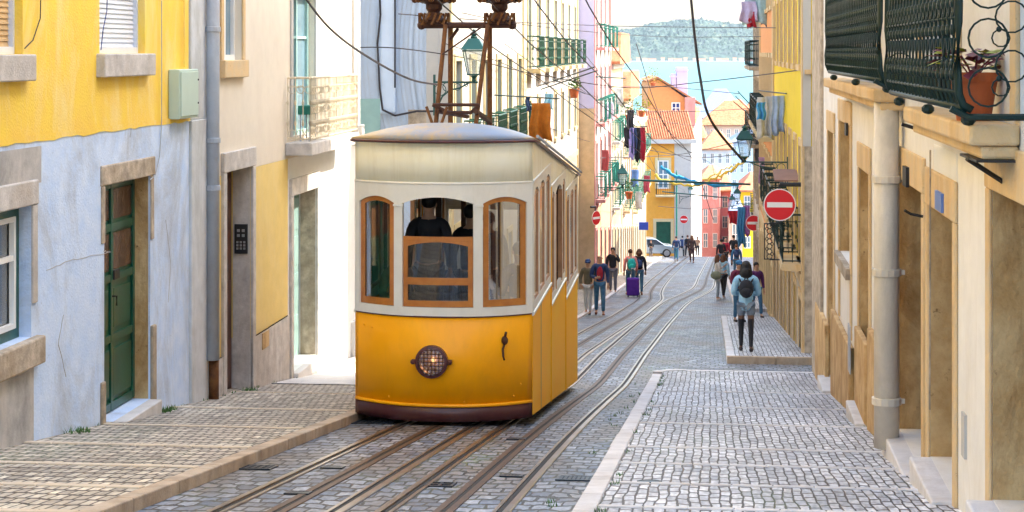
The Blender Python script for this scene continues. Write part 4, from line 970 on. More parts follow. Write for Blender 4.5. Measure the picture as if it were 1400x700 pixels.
p5=ped(862,69,1.74,'person in a pink top walking down beside a purple suitcase',AW+.2,pnk,jean,shb,M['hairb'],arms='down',stride=.2)
backpack(p5,'teal backpack on the person in pink',tea,w=.34,h=.46,d=.24,z=.98)
p6=ped(874,70,1.74,'woman in dark jacket and jeans walking down at the suitcase side',AW,blk,jean,shb,M['hairb'],hairlen=.15,arms='down',stride=.12)
backpack(p6,'small navy backpack on the woman in the dark jacket',nav,w=.26,h=.32)
u,v=uv_at(865.5,67.6); t=thing('suitcase','large purple wheeled suitcase pulled by the person in pink','suitcase',S(u,v,G(v)),-YAW)
MB().box(-.23,.23,-.14,.14,.07,.72).build('case',pur,t,bevel=.05)
b=MB(); [b.tube([(s*.07,.1,.7),(s*.07,.1,1.05)],.012,5) for s in (-1,1)]; b.tube([(-.07,.1,1.05),(.07,.1,1.05)],.018,6); b.build('handle',M['signgrey'],t)
for sx in (-.18,.18): MB().lathe([(.04,-.02),(.04,.02)],(sx,0,.04),10,'x').build('wheel',M['rubber'],t)
ped(890,137,1.35,'person in dark clothes waiting at the last house corner on the left',TO,blk,grj,shb,M['hairb'],arms='front',stride=.05)
ped(924.5,128,1.75,'person in navy jacket and jeans walking down near the silver car',AW,nav,jean,shk,M['hairk'])
ped(933,150,1.85,'person in dark blue coat beside the far road sign',AW,nav,blk,shk,M['hairk'],jacketlen=.1)
ped(940,147,1.75,'person in black beside the pink house wall',AW+.4,blk,blk,shk,M['hairb'])
ped(946,124,1.85,'person in a long dark brown coat in the middle of the street',AW,brn,brn,shb,M['hairb'],hairlen=.2,jacketlen=.4)
ped(953.5,146,1.6,'person in a tan jacket with a black bag near the brow',TO,cloth('tan',(.5,.28,.16)),blk,shk,M['hairb'])
ped(986,103,1.85,'man in a black jumper standing on the right pavement',AW+.3,blk,jean,shk,M['hairk'],arms=('down','front'))
ped(992,110,1.85,'bald person in a red jacket behind the man in black',AW-.3,redc,blk,shk,None)
ped(1003,112,2.0,'tall person in black farthest along the right pavement',AW,blk,blk,shk,M['hairk'])
q=ped(1007,92,1.70,'person in a blue jacket on the right pavement in front of the tall dark one',AW,blu,jean,shk,M['hairb'])
backpack(q,'dark blue backpack on the person in the blue jacket',nav,w=.3,h=.42)
ped(981,66,1.62,'woman in white with a grey bag looking at her phone by the pale slab',TO+pi/2+.3,wht,cloth('palejean',(.35,.42,.5)),shw,M['hairb'],hairlen=.28,arms=('phone','front'),stride=.05)
ped(989,67.5,1.62,'person in black trousers standing behind the woman with the phone',AW-.5,den,blk,shw,M['hairb'],hairlen=.25)
ped(1010,48,1.60,'person in maroon with a blue cap beyond the woman in denim',TO+.5,mar,jean,shk,M['hairk'],cap=blu,raise_=.13,arms='front',stride=.05)
ped(1034,51,1.52,'person in purple close to the wall behind the woman in denim',TO+.4,cloth('plum',(.12,.03,.13)),jean,shk,M['hairk'],raise_=.13)
# handbag
u,v=uv_at(979,65.6); t=thing('shoulder_bag','grey green shoulder bag at the side of the woman in white','bag',S(u,v,G(v)+.78),-YAW)
MB().ball((0,0,.12),.2,10,(1.0,.5,.8)).build('bag',cloth('sage',(.22,.25,.18)),t,smooth=True)
b=MB(); b.tube([(-.15,0,.2),(-.05,0,.55),(.1,0,.6)],.012,5); b.build('strap',olv,t)
# ================================================================ tram
TY=21.6
vt=TY*cs+((610-700)/F*TY)*sn
tp=S(-3.13,vt,0); tp.z=G(vt)
tram=thing('funicular_tram','yellow and cream funicular tram with arched wooden windows coming up the left track','tram',tp,-YAW)
SL=-.1232; HW=1.045; LEN=7.3; BOW=.40
def fy(x,k=BOW): s=min(1,abs(x)/HW); return -k*(1-s**2.3)
def front(zlo,zhi,xs,off=0.0,th=.0):
    b=MB(); zl=zlo if callable(zlo) else (lambda x:zlo); zh=zhi if callable(zhi) else (lambda x:zhi)
    b.grid(lambda x,q:(x,fy(x)-off,zl(x)+(zh(x)-zl(x))*q),xs,[0,.5,1]); return b
def xs(a,e,n=14): return [a+(e-a)*i/n for i in range(n+1)]
AX=xs(-HW,HW,36)
zB,zW0,zW1,zM,zE=1.31,1.42,2.70,2.86,3.345
wins=[(-.985,-.53),(-.43,.40),(.505,.985)]
def arch(x,a,e,top=zW1,r=.075): c=(a+e)/2; h_=(e-a)/2; return top-r*((x-c)/h_)**2*(1 if True else 0)
# panels
b=front(.27,zB,AX,.0); 
b.build('lower_panel',M['tramyellow'],tram,smooth=True,solid=.02,label='curved yellow lower front panel')
b=MB(); b.tube([(x,fy(x)-.012,.285) for x in AX],.022,6); b.build('bead',M['tramyellow'],tram,smooth=True)
b=front(.10,.27,AX,.005); b.build('skirt',M['maroon'],tram,smooth=True,solid=.03)
b=MB(); b.tube([(x,fy(x)-.008,zB+.005) for x in AX],.014,6); b.build('belt_line',M['maroon'],tram)
b=MB()
segs=[(-HW,-.985),(-.53,-.43),(.40,.505),(.985,HW)]
def addg(b,a,e,zl,zh,off,n=6): 
    zl_=zl if callable(zl) else (lambda x:zl); zh_=zh if callable(zh) else (lambda x:zh)
    b.grid(lambda x,q:(x,fy(x)-off,zl_(x)+(zh_(x)-zl_(x))*q),xs(a,e,n),[0,1])
addg(b,-HW,HW,zB+.01,zW0,.0,36)
for a,e in segs: addg(b,a,e,zW0,zW1+.0,.0,3)
for a,e in wins: addg(b,a,e,lambda x:arch(x,a,e),zW1,.0,12)
addg(b,-HW,HW,zW1,zM,.0,36)
b.build('window_band',M['tramwhite'],tram,solid=.04)
b=MB(); b.tube([(x,fy(x)-.012,zM) for x in AX],.018,6); b.build('moulding',M['tramwhite'],tram,smooth=True)
for i in range(4):
    c=[-.49,.46,-1.0,1.0][i]; 
b=front(zM,zE,AX,.0); b.build('upper_panel',M['tramcream'],tram,smooth=True,solid=.03,label='curved cream upper front panel')
# pilaster mouldings on the posts
b=MB()
for c in (-.4825,.46): 
    for z0_,z1_ in ((zW1-.11,zW1-.085),): b.box(c-.06,c+.06,fy(c)-.035,fy(c)-.02,z0_,z1_)
b.build('post_cap',M['tramwhite'],tram)
# wooden windows
def wframe(a,e,z0_,z1f,w,off,bars=(),name='window_frame'):
    b=MB(); d=.035
    def piece(x0,x1,zl,zh,n=6):
        zl_=zl if callable(zl) else (lambda x:zl); zh_=zh if callable(zh) else (lambda x:zh); X_=xs(x0,x1,n)
        for o_ in (off,off-d): b.grid(lambda x,q:(x,fy(x)-o_,zl_(x)+(zh_(x)-zl_(x))*q),X_,[0,1])
        for g_ in (zl_,zh_): b.grid(lambda x,q:(x,fy(x)-off+d*q,g_(x)),X_,[0,1])
        for x_ in (x0,x1): b.grid(lambda q,r_:(x_,fy(x_)-off+d*q,zl_(x_)+(zh_(x_)-zl_(x_))*r_),[0,1],[0,1])
    piece(a,a+w,z0_,z1f,2); piece(e-w,e,z0_,z1f,2); piece(a+w,e-w,z0_,z0_+w*1.3); piece(a+w,e-w,lambda x:z1f(x)-w*.9,z1f,10)
    for z in bars: piece(a+w,e-w,z,z+w*1.5)
    return b.build(name,M['wood'],tram)
for i,(a,e) in enumerate(wins):
    if i==1:
        m_=1.42+.68*1.28
        o=wframe(a+.005,e-.005,zW0+.005,lambda x:2.24,.055,-.01,bars=(1.68,),name='window_sash')
        g=MB(); addg(g,a+.03,e-.03,zW0+.04,2.2,-.025,8); g.build('pane',M['tramglass2'],o,smooth=True)
        # arched head of the lower sash
        g=MB(); g2=xs(a+.06,e-.06,10); g.grid(lambda x,q:(x,fy(x)+.005,(2.19)-(.012+.05*((x+.015)/.36)**2)*(1-q)),g2,[0,1]); g.build('arched_rail',M['wood'],o)
    else:
        o=wframe(a+.005,e-.005,zW0+.005,lambda x,a=a,e=e:arch(x,a,e)-.004,.06,-.005)
        g=MB(); addg(g,a+.04,e-.04,zW0+.04,lambda x,a=a,e=e:arch(x,a,e)-.04,-.02,8); g.build('pane',M['tramglass'],o,smooth=True)
# body sides, stepped compartments
CL=LEN/3; drop=[0,.235,.48]
for sgn in (1,-1):
    X0=sgn*HW
    for k in range(3):
        y0=k*CL; y1=(k+1)*CL; d_=-drop[k]; g=.012
        zb_=lambda y:.12+SL*y; bl_=lambda y:zB+d_+.05*(y-y0)/CL; wt=lambda y:zM+d_+.07*(y-y0)/CL
        b=MB(); b.grid(lambda y,q:(X0,y,zb_(y)+(bl_(y)-zb_(y))*q),[y0+g,(y0+y1)/2,y1-g],[0,1]); sp=b.build('side_panel',M['tramside'],tram,solid=.03)
        if k==0:
            b=MB(); b.grid(lambda y,q:(X0+sgn*.018,y,zb_(y)+(bl_(y)-zb_(y))*q),[y0+1.0,y0+1.06],[0,1]); b.build('stripe',M['brightgreen'],sp)
        b=MB(); b.tube([(X0+sgn*.01,y0,bl_(y0)),(X0+sgn*.01,y1,bl_(y1))],.028,6); b.build('side_moulding',M['tramwhite'],tram); b=MB(); b.tube([(X0+sgn*.01,y0+.02,wt(y0)),(X0+sgn*.01,y1,wt(y1))],.022,6)
        b.build('side_moulding',M['tramwhite'],tram)
        # window band with openings
        ops=[(.16,.72),(.86,1.55),(1.69,2.28)] if k!=1 else [(.12,.55),(.72,1.72),(1.90,2.3)]
        b=MB(); ed=[0]+[q for o_ in ops for q in o_]+[CL]
        for j in range(0,len(ed),2):
            b.grid(lambda y,q:(X0,y,bl_(y)+(wt(y)-bl_(y))*q),[y0+ed[j],y0+ed[j+1]],[0,1])
        for (a,e) in ops:
            b.grid(lambda y,q:(X0,y,bl_(y)+.12*q),[y0+a,y0+e],[0,1]); 
            b.grid(lambda y,q,a=a,e=e:(X0,y,wt(y)-.10-.08*((y-y0-(a+e)/2)/((e-a)/2))**2*1+(.10+.08*((y-y0-(a+e)/2)/((e-a)/2))**2)*q),xs(y0+a,y0+e,8),[0,1])
        b.build('side_window_band',M['tramwhite'],tram,solid=.04)
        for j,(a,e) in enumerate(ops):
            if k==1 and j==1:
                # open doorway: dark step well with wooden posts
                b=MB()
                for yy in (a,e-.05): b.box(X0-.03,X0+.03,y0+yy,y0+yy+.05,bl_(y0)+.12,wt(y0)-.16)
                b.build('doorway_frame',M['woodpale'],tram); continue
            b=MB(); w=.05; zb1=bl_(y0+a)+.12; zt1=wt(y0+a)-.13
            b.box(X0-.02,X0+.012,y0+a,y0+a+w,zb1,zt1).box(X0-.02,X0+.012,y0+e-w,y0+e,zb1,zt1).box(X0-.02,X0+.012,y0+a+w,y0+e-w,zb1,zb1+w).box(X0-.018,X0+.010,y0+a+w,y0+e-w,zt1-w,zt1)
            o=b.build('side_window_frame',M['woodpale'],tram)
            b=MB(); b.box(X0-.006,X0-.001,y0+a+w*.5,y0+e-w*.5,zb1+w*.5,zt1-w*.5); b.build('pane',M['tramglass'],o)
    # cream side above the windows
    for k in range(3):
        y0=k*CL; y1=(k+1)*CL
        b=MB(); b.grid(lambda y,q:(X0,y,(zM-drop[k]+.07*(y-y0)/CL)+((zE+SL*y)-(zM-drop[k]+.07*(y-y0)/CL))*q),[y0+.004,y1-.004],[0,1]); b.build('side_upper_panel',M['tramcream'],tram,solid=.03)
    for k in (1,2): b=MB(); b.box(X0-.02,X0+.03,k*CL-.02,k*CL+.02,.12+SL*k*CL,zM-drop[k]); b.build('side_seam',M['tramside'],tram)
# end wall
b=MB(); b.grid(lambda x,q:(x,LEN,.12+SL*LEN+(1.2)*q),[-HW,HW],[0,1]); b.build('end_panel',M['tramyellow'],tram,solid=.03)
b=MB(); zl=.12+SL*LEN+1.2; zh=zE+SL*LEN
for a,e in segs: b.box(a,e,LEN-.02,LEN+.02,zl,zh)
b.box(-HW,HW,LEN-.021,LEN+.021,zh-.55,zh); b.build('end_window_band',M['tramwhite'],tram)
# roof
def rz(x,y):
    s=min(1,abs(x)/(HW+.05)); return zE+.02+(SL*max(y,0))+.20*(1-s**2.6)**.8*min(1,max(0,(y-fy(x)+.06)/.75))**.45
b=MB(); YS=[0,.04,.1,.2,.35,.55,.8,1.2,2,3,4,5,6,7,LEN+.08]; XS=xs(-HW-.05,HW+.05,28)
b.grid(lambda x,q:(x,(fy(x)-.06)*(1-min(q/1.2,1))+q,rz(x,(fy(x)-.06)*(1-min(q/1.2,1))+q)),XS,YS); b.build('roof',M['roofmetal'],tram,smooth=True,solid=.02)
b=MB(); P=[(-HW-.05,LEN+.05,zE+SL*(LEN)+.0)]+[(-HW-.05,q,zE+.0+SL*q) for q in (5,2,.3)]+[(x*1.045,fy(x)-.07,zE+.0) for x in AX]+[(HW+.05,q,zE+.0+SL*q) for q in (.3,2,5)]+[(HW+.05,LEN+.05,zE+SL*LEN)]
b.tube(P,.017,6); b.build('roof_edge',M['maroon'],tram,smooth=True)
b=MB(); b.tube([(HW+.07,.0,zE+.05),(HW+.075,LEN,zE+.05+SL*LEN)],.02,6); b.build('gutter',M['pipegrey'],tram)
# headlight
hl=(-.075,fy(-.075)-.03,.80)
b=MB(); b.lathe([(.165,0),(.19,-.01),(.19,-.05),(.155,-.055),(.15,-.02)],hl,28,'y',cap=False); b.lathe([(.19,.05),(.19,-.01)],hl,28,'y',cap=False)
for s in (-1,1): b.box(hl[0]+s*.19,hl[0]+s*.235,hl[1]-.05,hl[1]+.03,hl[2]-.02,hl[2]+.02); b.ball((hl[0]+s*.215,hl[1]-.05,hl[2]),.03,8)
ho=b.build('headlight',M['maroon'],tram,smooth=False)
b=MB(); b.lathe([(.15,.0),(.11,.05),(.03,.08),(.001,.082)],hl,24,'y',cap=False); b.build('reflector',mat('reflector',(.75,.5,.4),.2,metal=.9,var=.1,bump=0),ho,smooth=True)
b=MB(); b.ball((hl[0]+.02,hl[1]-.0,hl[2]+.02),.03,8); b.build('bulb',mat('bulb_glow',(1,.55,.2),.4,emit=.5,bump=0),ho,smooth=True)
b=MB(); b.lathe([(.152,-.03),(.001,-.035)],hl,24,'y',cap=False); b.build('lens',M['tramglass'],ho,smooth=True)
b=MB()
for i in range(-3,4):
    c=i*.045; r_=sqrt(max(0,.155**2-c*c)); b.tube([(hl[0]+c,hl[1]-.06,hl[2]-r_),(hl[0]+c,hl[1]-.06,hl[2]+r_)],.0045,4); b.tube([(hl[0]-r_,hl[1]-.058,hl[2]+c),(hl[0]+r_,hl[1]-.058,hl[2]+c)],.0045,4)
b.build('grille',M['rustdark'],ho)
# lamp hook
c=(.755,fy(.755)-.04,1.03); b=MB(); b.ball((c[0],c[1],c[2]),.045,8,(.9,.8,1.2)); b.tube([(c[0],c[1]+.05,c[2]-.02),(c[0]-.02,c[1]-.02,c[2]-.10),(c[0]-.01,c[1]-.05,c[2]-.18),(c[0]+.0,c[1]-.04,c[2]-.22)],.013,6); b.tube([(c[0],c[1],c[2]+.03),(c[0]+.02,c[1]-.03,c[2]+.1)],.015,6); b.build('lamp_hook',M['rustdark'],tram,smooth=True)
b=MB(); 
for x_,z_ in ((-.93,1.17),(-.82,1.15),(.93,.5),(-.6,.36),(.3,.33),(.85,.37)): b.ball((x_,fy(x_)-.012,z_),.013,6)
b.build('bolt',M['tramyellow'],tram)
# interior
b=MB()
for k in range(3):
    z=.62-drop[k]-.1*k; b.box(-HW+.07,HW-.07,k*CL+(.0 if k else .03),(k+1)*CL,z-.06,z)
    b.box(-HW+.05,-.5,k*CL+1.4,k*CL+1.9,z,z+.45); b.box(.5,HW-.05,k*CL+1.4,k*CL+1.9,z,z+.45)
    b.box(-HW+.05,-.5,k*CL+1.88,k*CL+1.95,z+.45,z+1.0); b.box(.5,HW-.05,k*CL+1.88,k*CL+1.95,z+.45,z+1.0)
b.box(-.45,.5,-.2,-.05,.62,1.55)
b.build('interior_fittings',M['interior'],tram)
for k in (1,2):
    b=MB(); y=k*CL; zt=zE-.1+SL*y
    for x_ in (-.95,-.42,.40,.93): b.box(x_-.035,x_+.035,y-.02,y+.02,.3-drop[k],zt)
    b.box(-.985,-.385,y-.018,y+.018,.3-drop[k],1.35-drop[k]); b.box(.365,.965,y-.018,y+.018,.3-drop[k],1.35-drop[k]); b.box(-.95,.93,y-.017,y+.017,zt-.06,zt-.001)
    b.build('partition',M['ybrown'],tram)
b=MB(); b.box(-1,1,-.1,LEN-.1,zE-.02-LEN*.12-.05,zE-.02-LEN*.12); 
# under-frame and wheels
b=MB()
for k in range(3): y=k*CL; b.hexa([(-.8,y,.10+SL*y),(.8,y,.10+SL*y),(.8,y+CL,.10+SL*(y+CL)),(-.8,y+CL,.10+SL*(y+CL)),(-.8,y,.3+SL*y),(.8,y,.3+SL*y),(.8,y+CL,.3+SL*(y+CL)),(-.8,y+CL,.3+SL*(y+CL))])
b.build('underframe',M['rustdark'],tram)
for yy in (1.3,5.8):
    for s in (-.45,.45): MB().lathe([(.10,-.05),(.26,-.05),(.26,.03),(.29,.03),(.29,.05),(.1,.05)],(s,yy,.27+SL*yy),18,'x').build('wheel',M['rustdark'],tram)
# overhead contact frame on the roof
b=MB(); yA,yB_=2.0,2.9; top=4.74
P=lambda px,py,y:None
for x_ in (-.33,.20): b.tube([(x_,yB_,3.2),(x_,yB_,top)],.035,8)
for (xa,xb) in ((-.42,-.34),(.10,.22)): b.tube([(xa,yA,3.2),(xb,yA+.5,top)],.03,8)
b.build('post',M['rust'],tram)
b=MB(); b.tube([(-.70,yB_-.15,top),(.52,yB_-.15,top)],.045,8); 
for x_ in (-.70,.52): b.ball((x_,yB_-.15,top),.06,8)
b.build('crossbar',M['rustdark'],tram); b=MB()
b.tube([(-.45,yA+.1,3.70),(.16,yA+.1,3.70)],.022,6); b.tube([(-.45,yA+.1,3.70),(-.25,yA+.1,3.60),(.05,yA+.1,3.60),(.16,yA+.1,3.70)],.025,6); b.tube([(-.38,yA+.05,3.62),(-.1,yB_,3.52)],.03,6); b.tube([(.12,yA+.05,3.62),(.2,yB_,3.45)],.04,6)
b.tube([(-.36,yA+.3,4.35),(.18,yA+.3,4.72)],.012,5); b.tube([(-.33,yB_-.05,4.55),(-.22,yB_-.05,4.7)],.025,5)
b.build('contact_frame',M['rustdark'],tram,smooth=False)
b=MB(); b.box(-.36,-.16,1.2,1.3,3.34,3.43).tube([(-.40,1.25,3.7),(-.30,1.2,3.44)],.02,5).tube([(-.14,1.25,3.7),(-.22,1.2,3.44)],.02,5); b.build('roof_bracket',M['rust'],tram)
for cx in (-.53,.35):
    b=MB(); b.lathe([(.13,0),(.17,.05),(.12,.1),(.08,.16),(.11,.2),(.11,.26),(.22,.30),(.24,.36),(.16,.42),(.2,.5),(.26,.52),(.26,.60),(.1,.62)],(cx,yB_-.15,top+.02),14); io=b.build('insulator',M['rustdark'],tram)
    b=MB()
    for j in range(16):
        a=j*pi/8; b.tube([(cx+.12*cos(a),yB_-.15+.12*sin(a),top+.05),(cx+.20*cos(a),yB_-.15+.20*sin(a),top+.01+.05*(j%2)),(cx+.2*cos(a+.3),yB_-.15+.2*sin(a+.3),top+.16)],.018,5)
        b.ball((cx+.26*cos(a),yB_-.15+.26*sin(a),top+.34+.05*(j%2)),.045,6); b.ball((cx+.29*cos(a+.2),yB_-.15+.29*sin(a+.2),top+.53),.05,6)
    b.build('coil',M['rust'],io)
# people in the tram
def local(x,y,z): return tp+Vector((x*cs+y*sn,-x*sn+y*cs,z))
person('tram driver with dark hair seen from behind through the middle front window',local(-.24,.42,.80),AW+.1,1.86,blk,blk,shk,M['hairk'],stride=.04,arms='down')
person('passenger in dark clothes behind the driver',local(.16,1.25,.66),AW-.3,1.80,blk,blk,shk,M['hairk'],stride=.04)
person('seated passenger in navy top at the right front window',local(.76,1.35,.27),AW+.6,1.72,nav,cloth('green_trousers',(.03,.15,.05)),shk,M['hairb'],seat=True,arms='front')
person('seated passenger in orange at the left front window',local(-.75,1.35,.27),TO+.3,1.66,cloth('ochre',(.35,.2,.08)),grj,shk,M['hairb'],seat=True,arms='front')
person('standing passenger in grey at the rear of the tram',local(.1,3.6,.42),AW,1.75,grj,blk,shk,M['hairk'],stride=.04)
# ================================================================ street lanterns
def lantern(px,py,Y,hpx,label,side,arm=1.1,group='wall lanterns'):
    """px,py: foot of the lantern glass; side +1 bracket goes right"""
    P=WP(px,py,Y); k=hpx*Y/F/.92
    t=thing('street_lantern',label,'street lamp',P,-YAW,group)
    b=MB()
    lo,hi=.12*k,.21*k; h=.50*k
    for sx in (-1,1):
        for sy in (-1,1): b.tube([(sx*lo,sy*lo,0),(sx*hi,sy*hi,h)],.014*k,4)
    for z,w in ((0,lo),(h,hi)):
        b.box(-w-.015*k,w+.015*k,-w-.015*k,-w+.012*k,z-.015*k,z+.015*k).box(-w-.015*k,w+.015*k,w-.012*k,w+.015*k,z-.015*k,z+.015*k).box(-w-.015*k,-w+.012*k,-w+.012*k,w-.012*k,z-.014*k,z+.014*k).box(w-.012*k,w+.015*k,-w+.012*k,w-.012*k,z-.014*k,z+.014*k)
    b.add([(s1*hi*1.22,s2*hi*1.22,h+.02*k) for s1,s2 in ((-1,-1),(1,-1),(1,1),(-1,1))]+[(s1*hi*.5,s2*hi*.5,h+.26*k) for s1,s2 in ((-1,-1),(1,-1),(1,1),(-1,1))],[(0,1,5,4),(1,2,6,5),(2,3,7,6),(3,0,4,7),(4,5,6,7),(3,2,1,0)])
    b.lathe([(.07*k,0),(.08*k,.03*k),(.05*k,.06*k),(.09*k,.09*k),(.06*k,.13*k),(.02*k,.15*k),(.03*k,.18*k),(.001,.20*k)],(0,0,h+.26*k),10)
    b.lathe([(.03*k,-.16*k),(.05*k,-.12*k),(.03*k,-.08*k),(.09*k,-.02*k)],n=10)
    b.build('lantern_cage',M['lampgreen'],t)
    g=MB(); g.hexa([(-lo,-lo,.01),(lo,-lo,.01),(lo,lo,.01),(-lo,lo,.01),(-hi,-hi,h-.01),(hi,-hi,h-.01),(hi,hi,h-.01),(-hi,hi,h-.01)]); g.build('glass',M['lampglass'],t)
    b=MB(); s=side; z=-.16*k; A=arm
    b.tube([(-s*.08,0,z),(s*A,0,z)],.022*k,6); b.tube([(s*.1*A,0,z),(s*.35*A,0,z-.12*k),(s*.6*A,0,z-.16*k),(s*.8*A,0,z-.3*k),(s*.97*A,0,z-.62*k)],.018*k,5)
    ring(b,(s*.42*A,0,z-.1*k),.07*k,'x',.010*k); ring(b,(s*.68*A,0,z-.10*k),.09*k,'x',.012*k); ring(b,(s*.85*A,0,z-.16*k),.12*k,'x',.012*k); ring(b,(s*.2*A,0,z-.05*k),.04*k,'x',.01*k)
    b.box(s*A-.02,s*A+.02,-.04,.04,z-.7*k,z+.16*k); b.build('bracket',M['lampgreen'],t)
    return t
lantern(648,102,36.6,60,'dark green street lantern on a scroll bracket above the tram roof',-1,arm=.80)
lantern(1018,214,42,43,'dark green street lantern on the yellow house, largest of the right side lanterns',1,arm=.98)
lantern(851,252,76,27,'street lantern with a scroll bracket on the left over the men in the street',-1,arm=1.0)
lantern(1008,275,92,20,'small lantern hanging out right of the festoon, left of the smaller road sign',1,arm=1.6)
lantern(1001,282,104,17,'smallest lantern beyond the other right side lanterns',1,arm=1.9)
lantern(944,266,149,14,'distant lantern on the white wall of the orange house',-1,arm=.9)
# ================================================================ signs
def noentry(px,py,Y,d,label,arm=None,turn=0,pole=None):
    P=WP(px,py,Y); r=d/2*Y/F
    t=thing('road_sign',label,'road sign',P,-YAW+turn,'no entry signs')
    MB().lathe([(r,-.012),(r,.006)],(0,0,0),32,'y').build('rim',M['signwhite'],t)
    o=MB().lathe([(r*.94,-.0135),(r*.94,-.0125)],(0,0,0),32,'y').build('red_disc',M['red'],t)
    MB().box(-r*.78,r*.78,-.017,-.0145,-r*.16,r*.16).build('white_bar',M['signwhite'],o)
    MB().lathe([(r*.98,.008),(r*.98,.012)],(0,0,0),32,'y').build('back_plate',M['signgrey'],t)
    if arm:
        b=MB(); ax,az=arm; b.tube([(0,.04,-r*.5),(0,.04,az)],.022,6) ; b.tube([(0,.04,az),(ax,.04,az)],.045,8); b.build('arm',M['iron'],t)
    if pole: 
        b=MB(); b.tube([(0,.04,r),(0,.04,-pole)],.03,8); b.build('pole',M['pipegrey'],t)
    return t
noentry(1066,280,35.2,44,'large round red no entry sign on a black arm over the right pavement',arm=(.78,.39))
noentry(1030.5,305,70,22,'smaller round red no entry sign farther down on the right',arm=(.8,.1))
noentry(935,300,146,11.5,'tiny red no entry sign in front of the orange house wall',pole=2.4)
noentry(815,298,73,20,'red and white no entry sign turned half away on the lavender house',arm=(-.3,.45),turn=1.0)
# dark iron grille panel and canopy under the big sign
p=WP(1052,330,36.2)
t=thing('iron_shop_sign','black scrollwork iron panel hanging below the large no entry sign','shop sign',p,-YAW)
b=MB(); hw,hh=.11,.36; b.box(-hw,-hw+.02,-.02,.02,-hh,hh).box(hw-.02,hw,-.02,.02,-hh,hh).box(-hw+.02,hw-.02,-.02,.02,-hh,-hh+.02).box(-hw+.02,hw-.02,-.02,.02,hh-.02,hh); b.build('frame',M['iron'],t)
b=MB(); 
for i in range(7): ring(b,(0,0,-.3+i*.1),.05,'x',.012,10); ring(b,(.05*(-1)**i,0,-.25+i*.1),.03,'x',.01,8)
b.build('scrollwork',M['iron'],t)
b=MB(); b.tube([(0,0,hh),(.3,0,hh)],.015,5); b.tube([(0,0,-hh),(.3,0,-hh)],.015,5); b.build('arm',M['iron'],t)
p=WP(1078,238,37.5); t=thing('door_canopy','small brown door canopy with a folded edge above the large no entry sign','canopy',p,-YAW)
b=MB(); b.hexa([(-.3,-.5,-.12),(.6,-.5,-.12),(.6,.5,-.02),(-.3,.5,-.02),(-.3,-.5,-.09),(.6,-.5,-.09),(.6,.5,.07),(-.3,.5,.07)]); b.build('roof',mat('canopy_brown',(.25,.13,.1),.7),t)
b=MB(); b.tube([(.55,-.45,-.13),(.55,.2,-.5)],.015,5); b.build('strut',M['iron'],t)
p=WP(880,309,112); t=thing('shop_sign','small blank blue shop sign standing out from the left house row','shop sign',p,-YAW)
MB().box(-.28,.28,-.04,.04,-.24,.24).build('board',mat('sign_blue',(.02,.07,.5),.4),t); MB().box(-.8,-.28,-.015,.015,.1,.14).build('arm',M['iron'],t)
# festoon tubes across the street
def strung(name,label,cat,pts,r,m,n=16,sag=0,rag=0,group=None):
    b=MB(); P=[WP(*p) for p in pts]; out=[]
    for a,c in zip(P,P[1:]):
        for i in range(n): s=i/n; out.append(a.lerp(c,s)-Vector((0,0,sag*4*s*(1-s))))
    out.append(P[-1]); c0=out[0].copy(); b.tube([x-c0+Vector((0,0,random.uniform(-rag,rag))) for x in out],[r*(1+random.uniform(-.4,.4)*(rag>0)) for _ in out],6)
    o=b.build(name,m,None); o.location=c0; return tag(o,label,cat,group)
strung('festoon_pole','long green festoon pole across the street below the lanterns','pole',[(862,246,84),(1026,252,84)],.05,M['lampgreen'],2)
strung('festoon_pole','thin green pole crossing in front of the orange house door','pole',[(905,262,120),(1010,272,120)],.04,M['lampgreen'],2)
strung('garland','blue cloth garland hanging from the green festoon pole','garland',[(903,226,86),(932,243,86),(965,249,86),(1010,252,86)],.075,cloth('garland_blue',(.03,.32,.62)),8,.12,.05)
strung('garland','yellow paper garland looping towards the right side lanterns','garland',[(896,240,90),(940,252,90),(975,243,90),(1010,224,90)],.06,cloth('garland_yellow',(.7,.55,.08)),10,.15,.08)
strung('garland','upper yellow garland crossing near the blue far houses','garland',[(960,244,96),(990,230,96),(1024,214,96)],.055,cloth('garland_lemon',(.75,.62,.2)),10,.15,.08)
t=thing('green_pole','tall slim green pole in front of the orange house','pole',S(*uv_at(925,140),G(uv_at(925,140)[1])),0)
b=MB(); b.lathe([(.12,0),(.12,.5),(.07,.6),(.06,6.5),(.02,6.7)],n=8); b.build('shaft',M['brightgreen'],t)
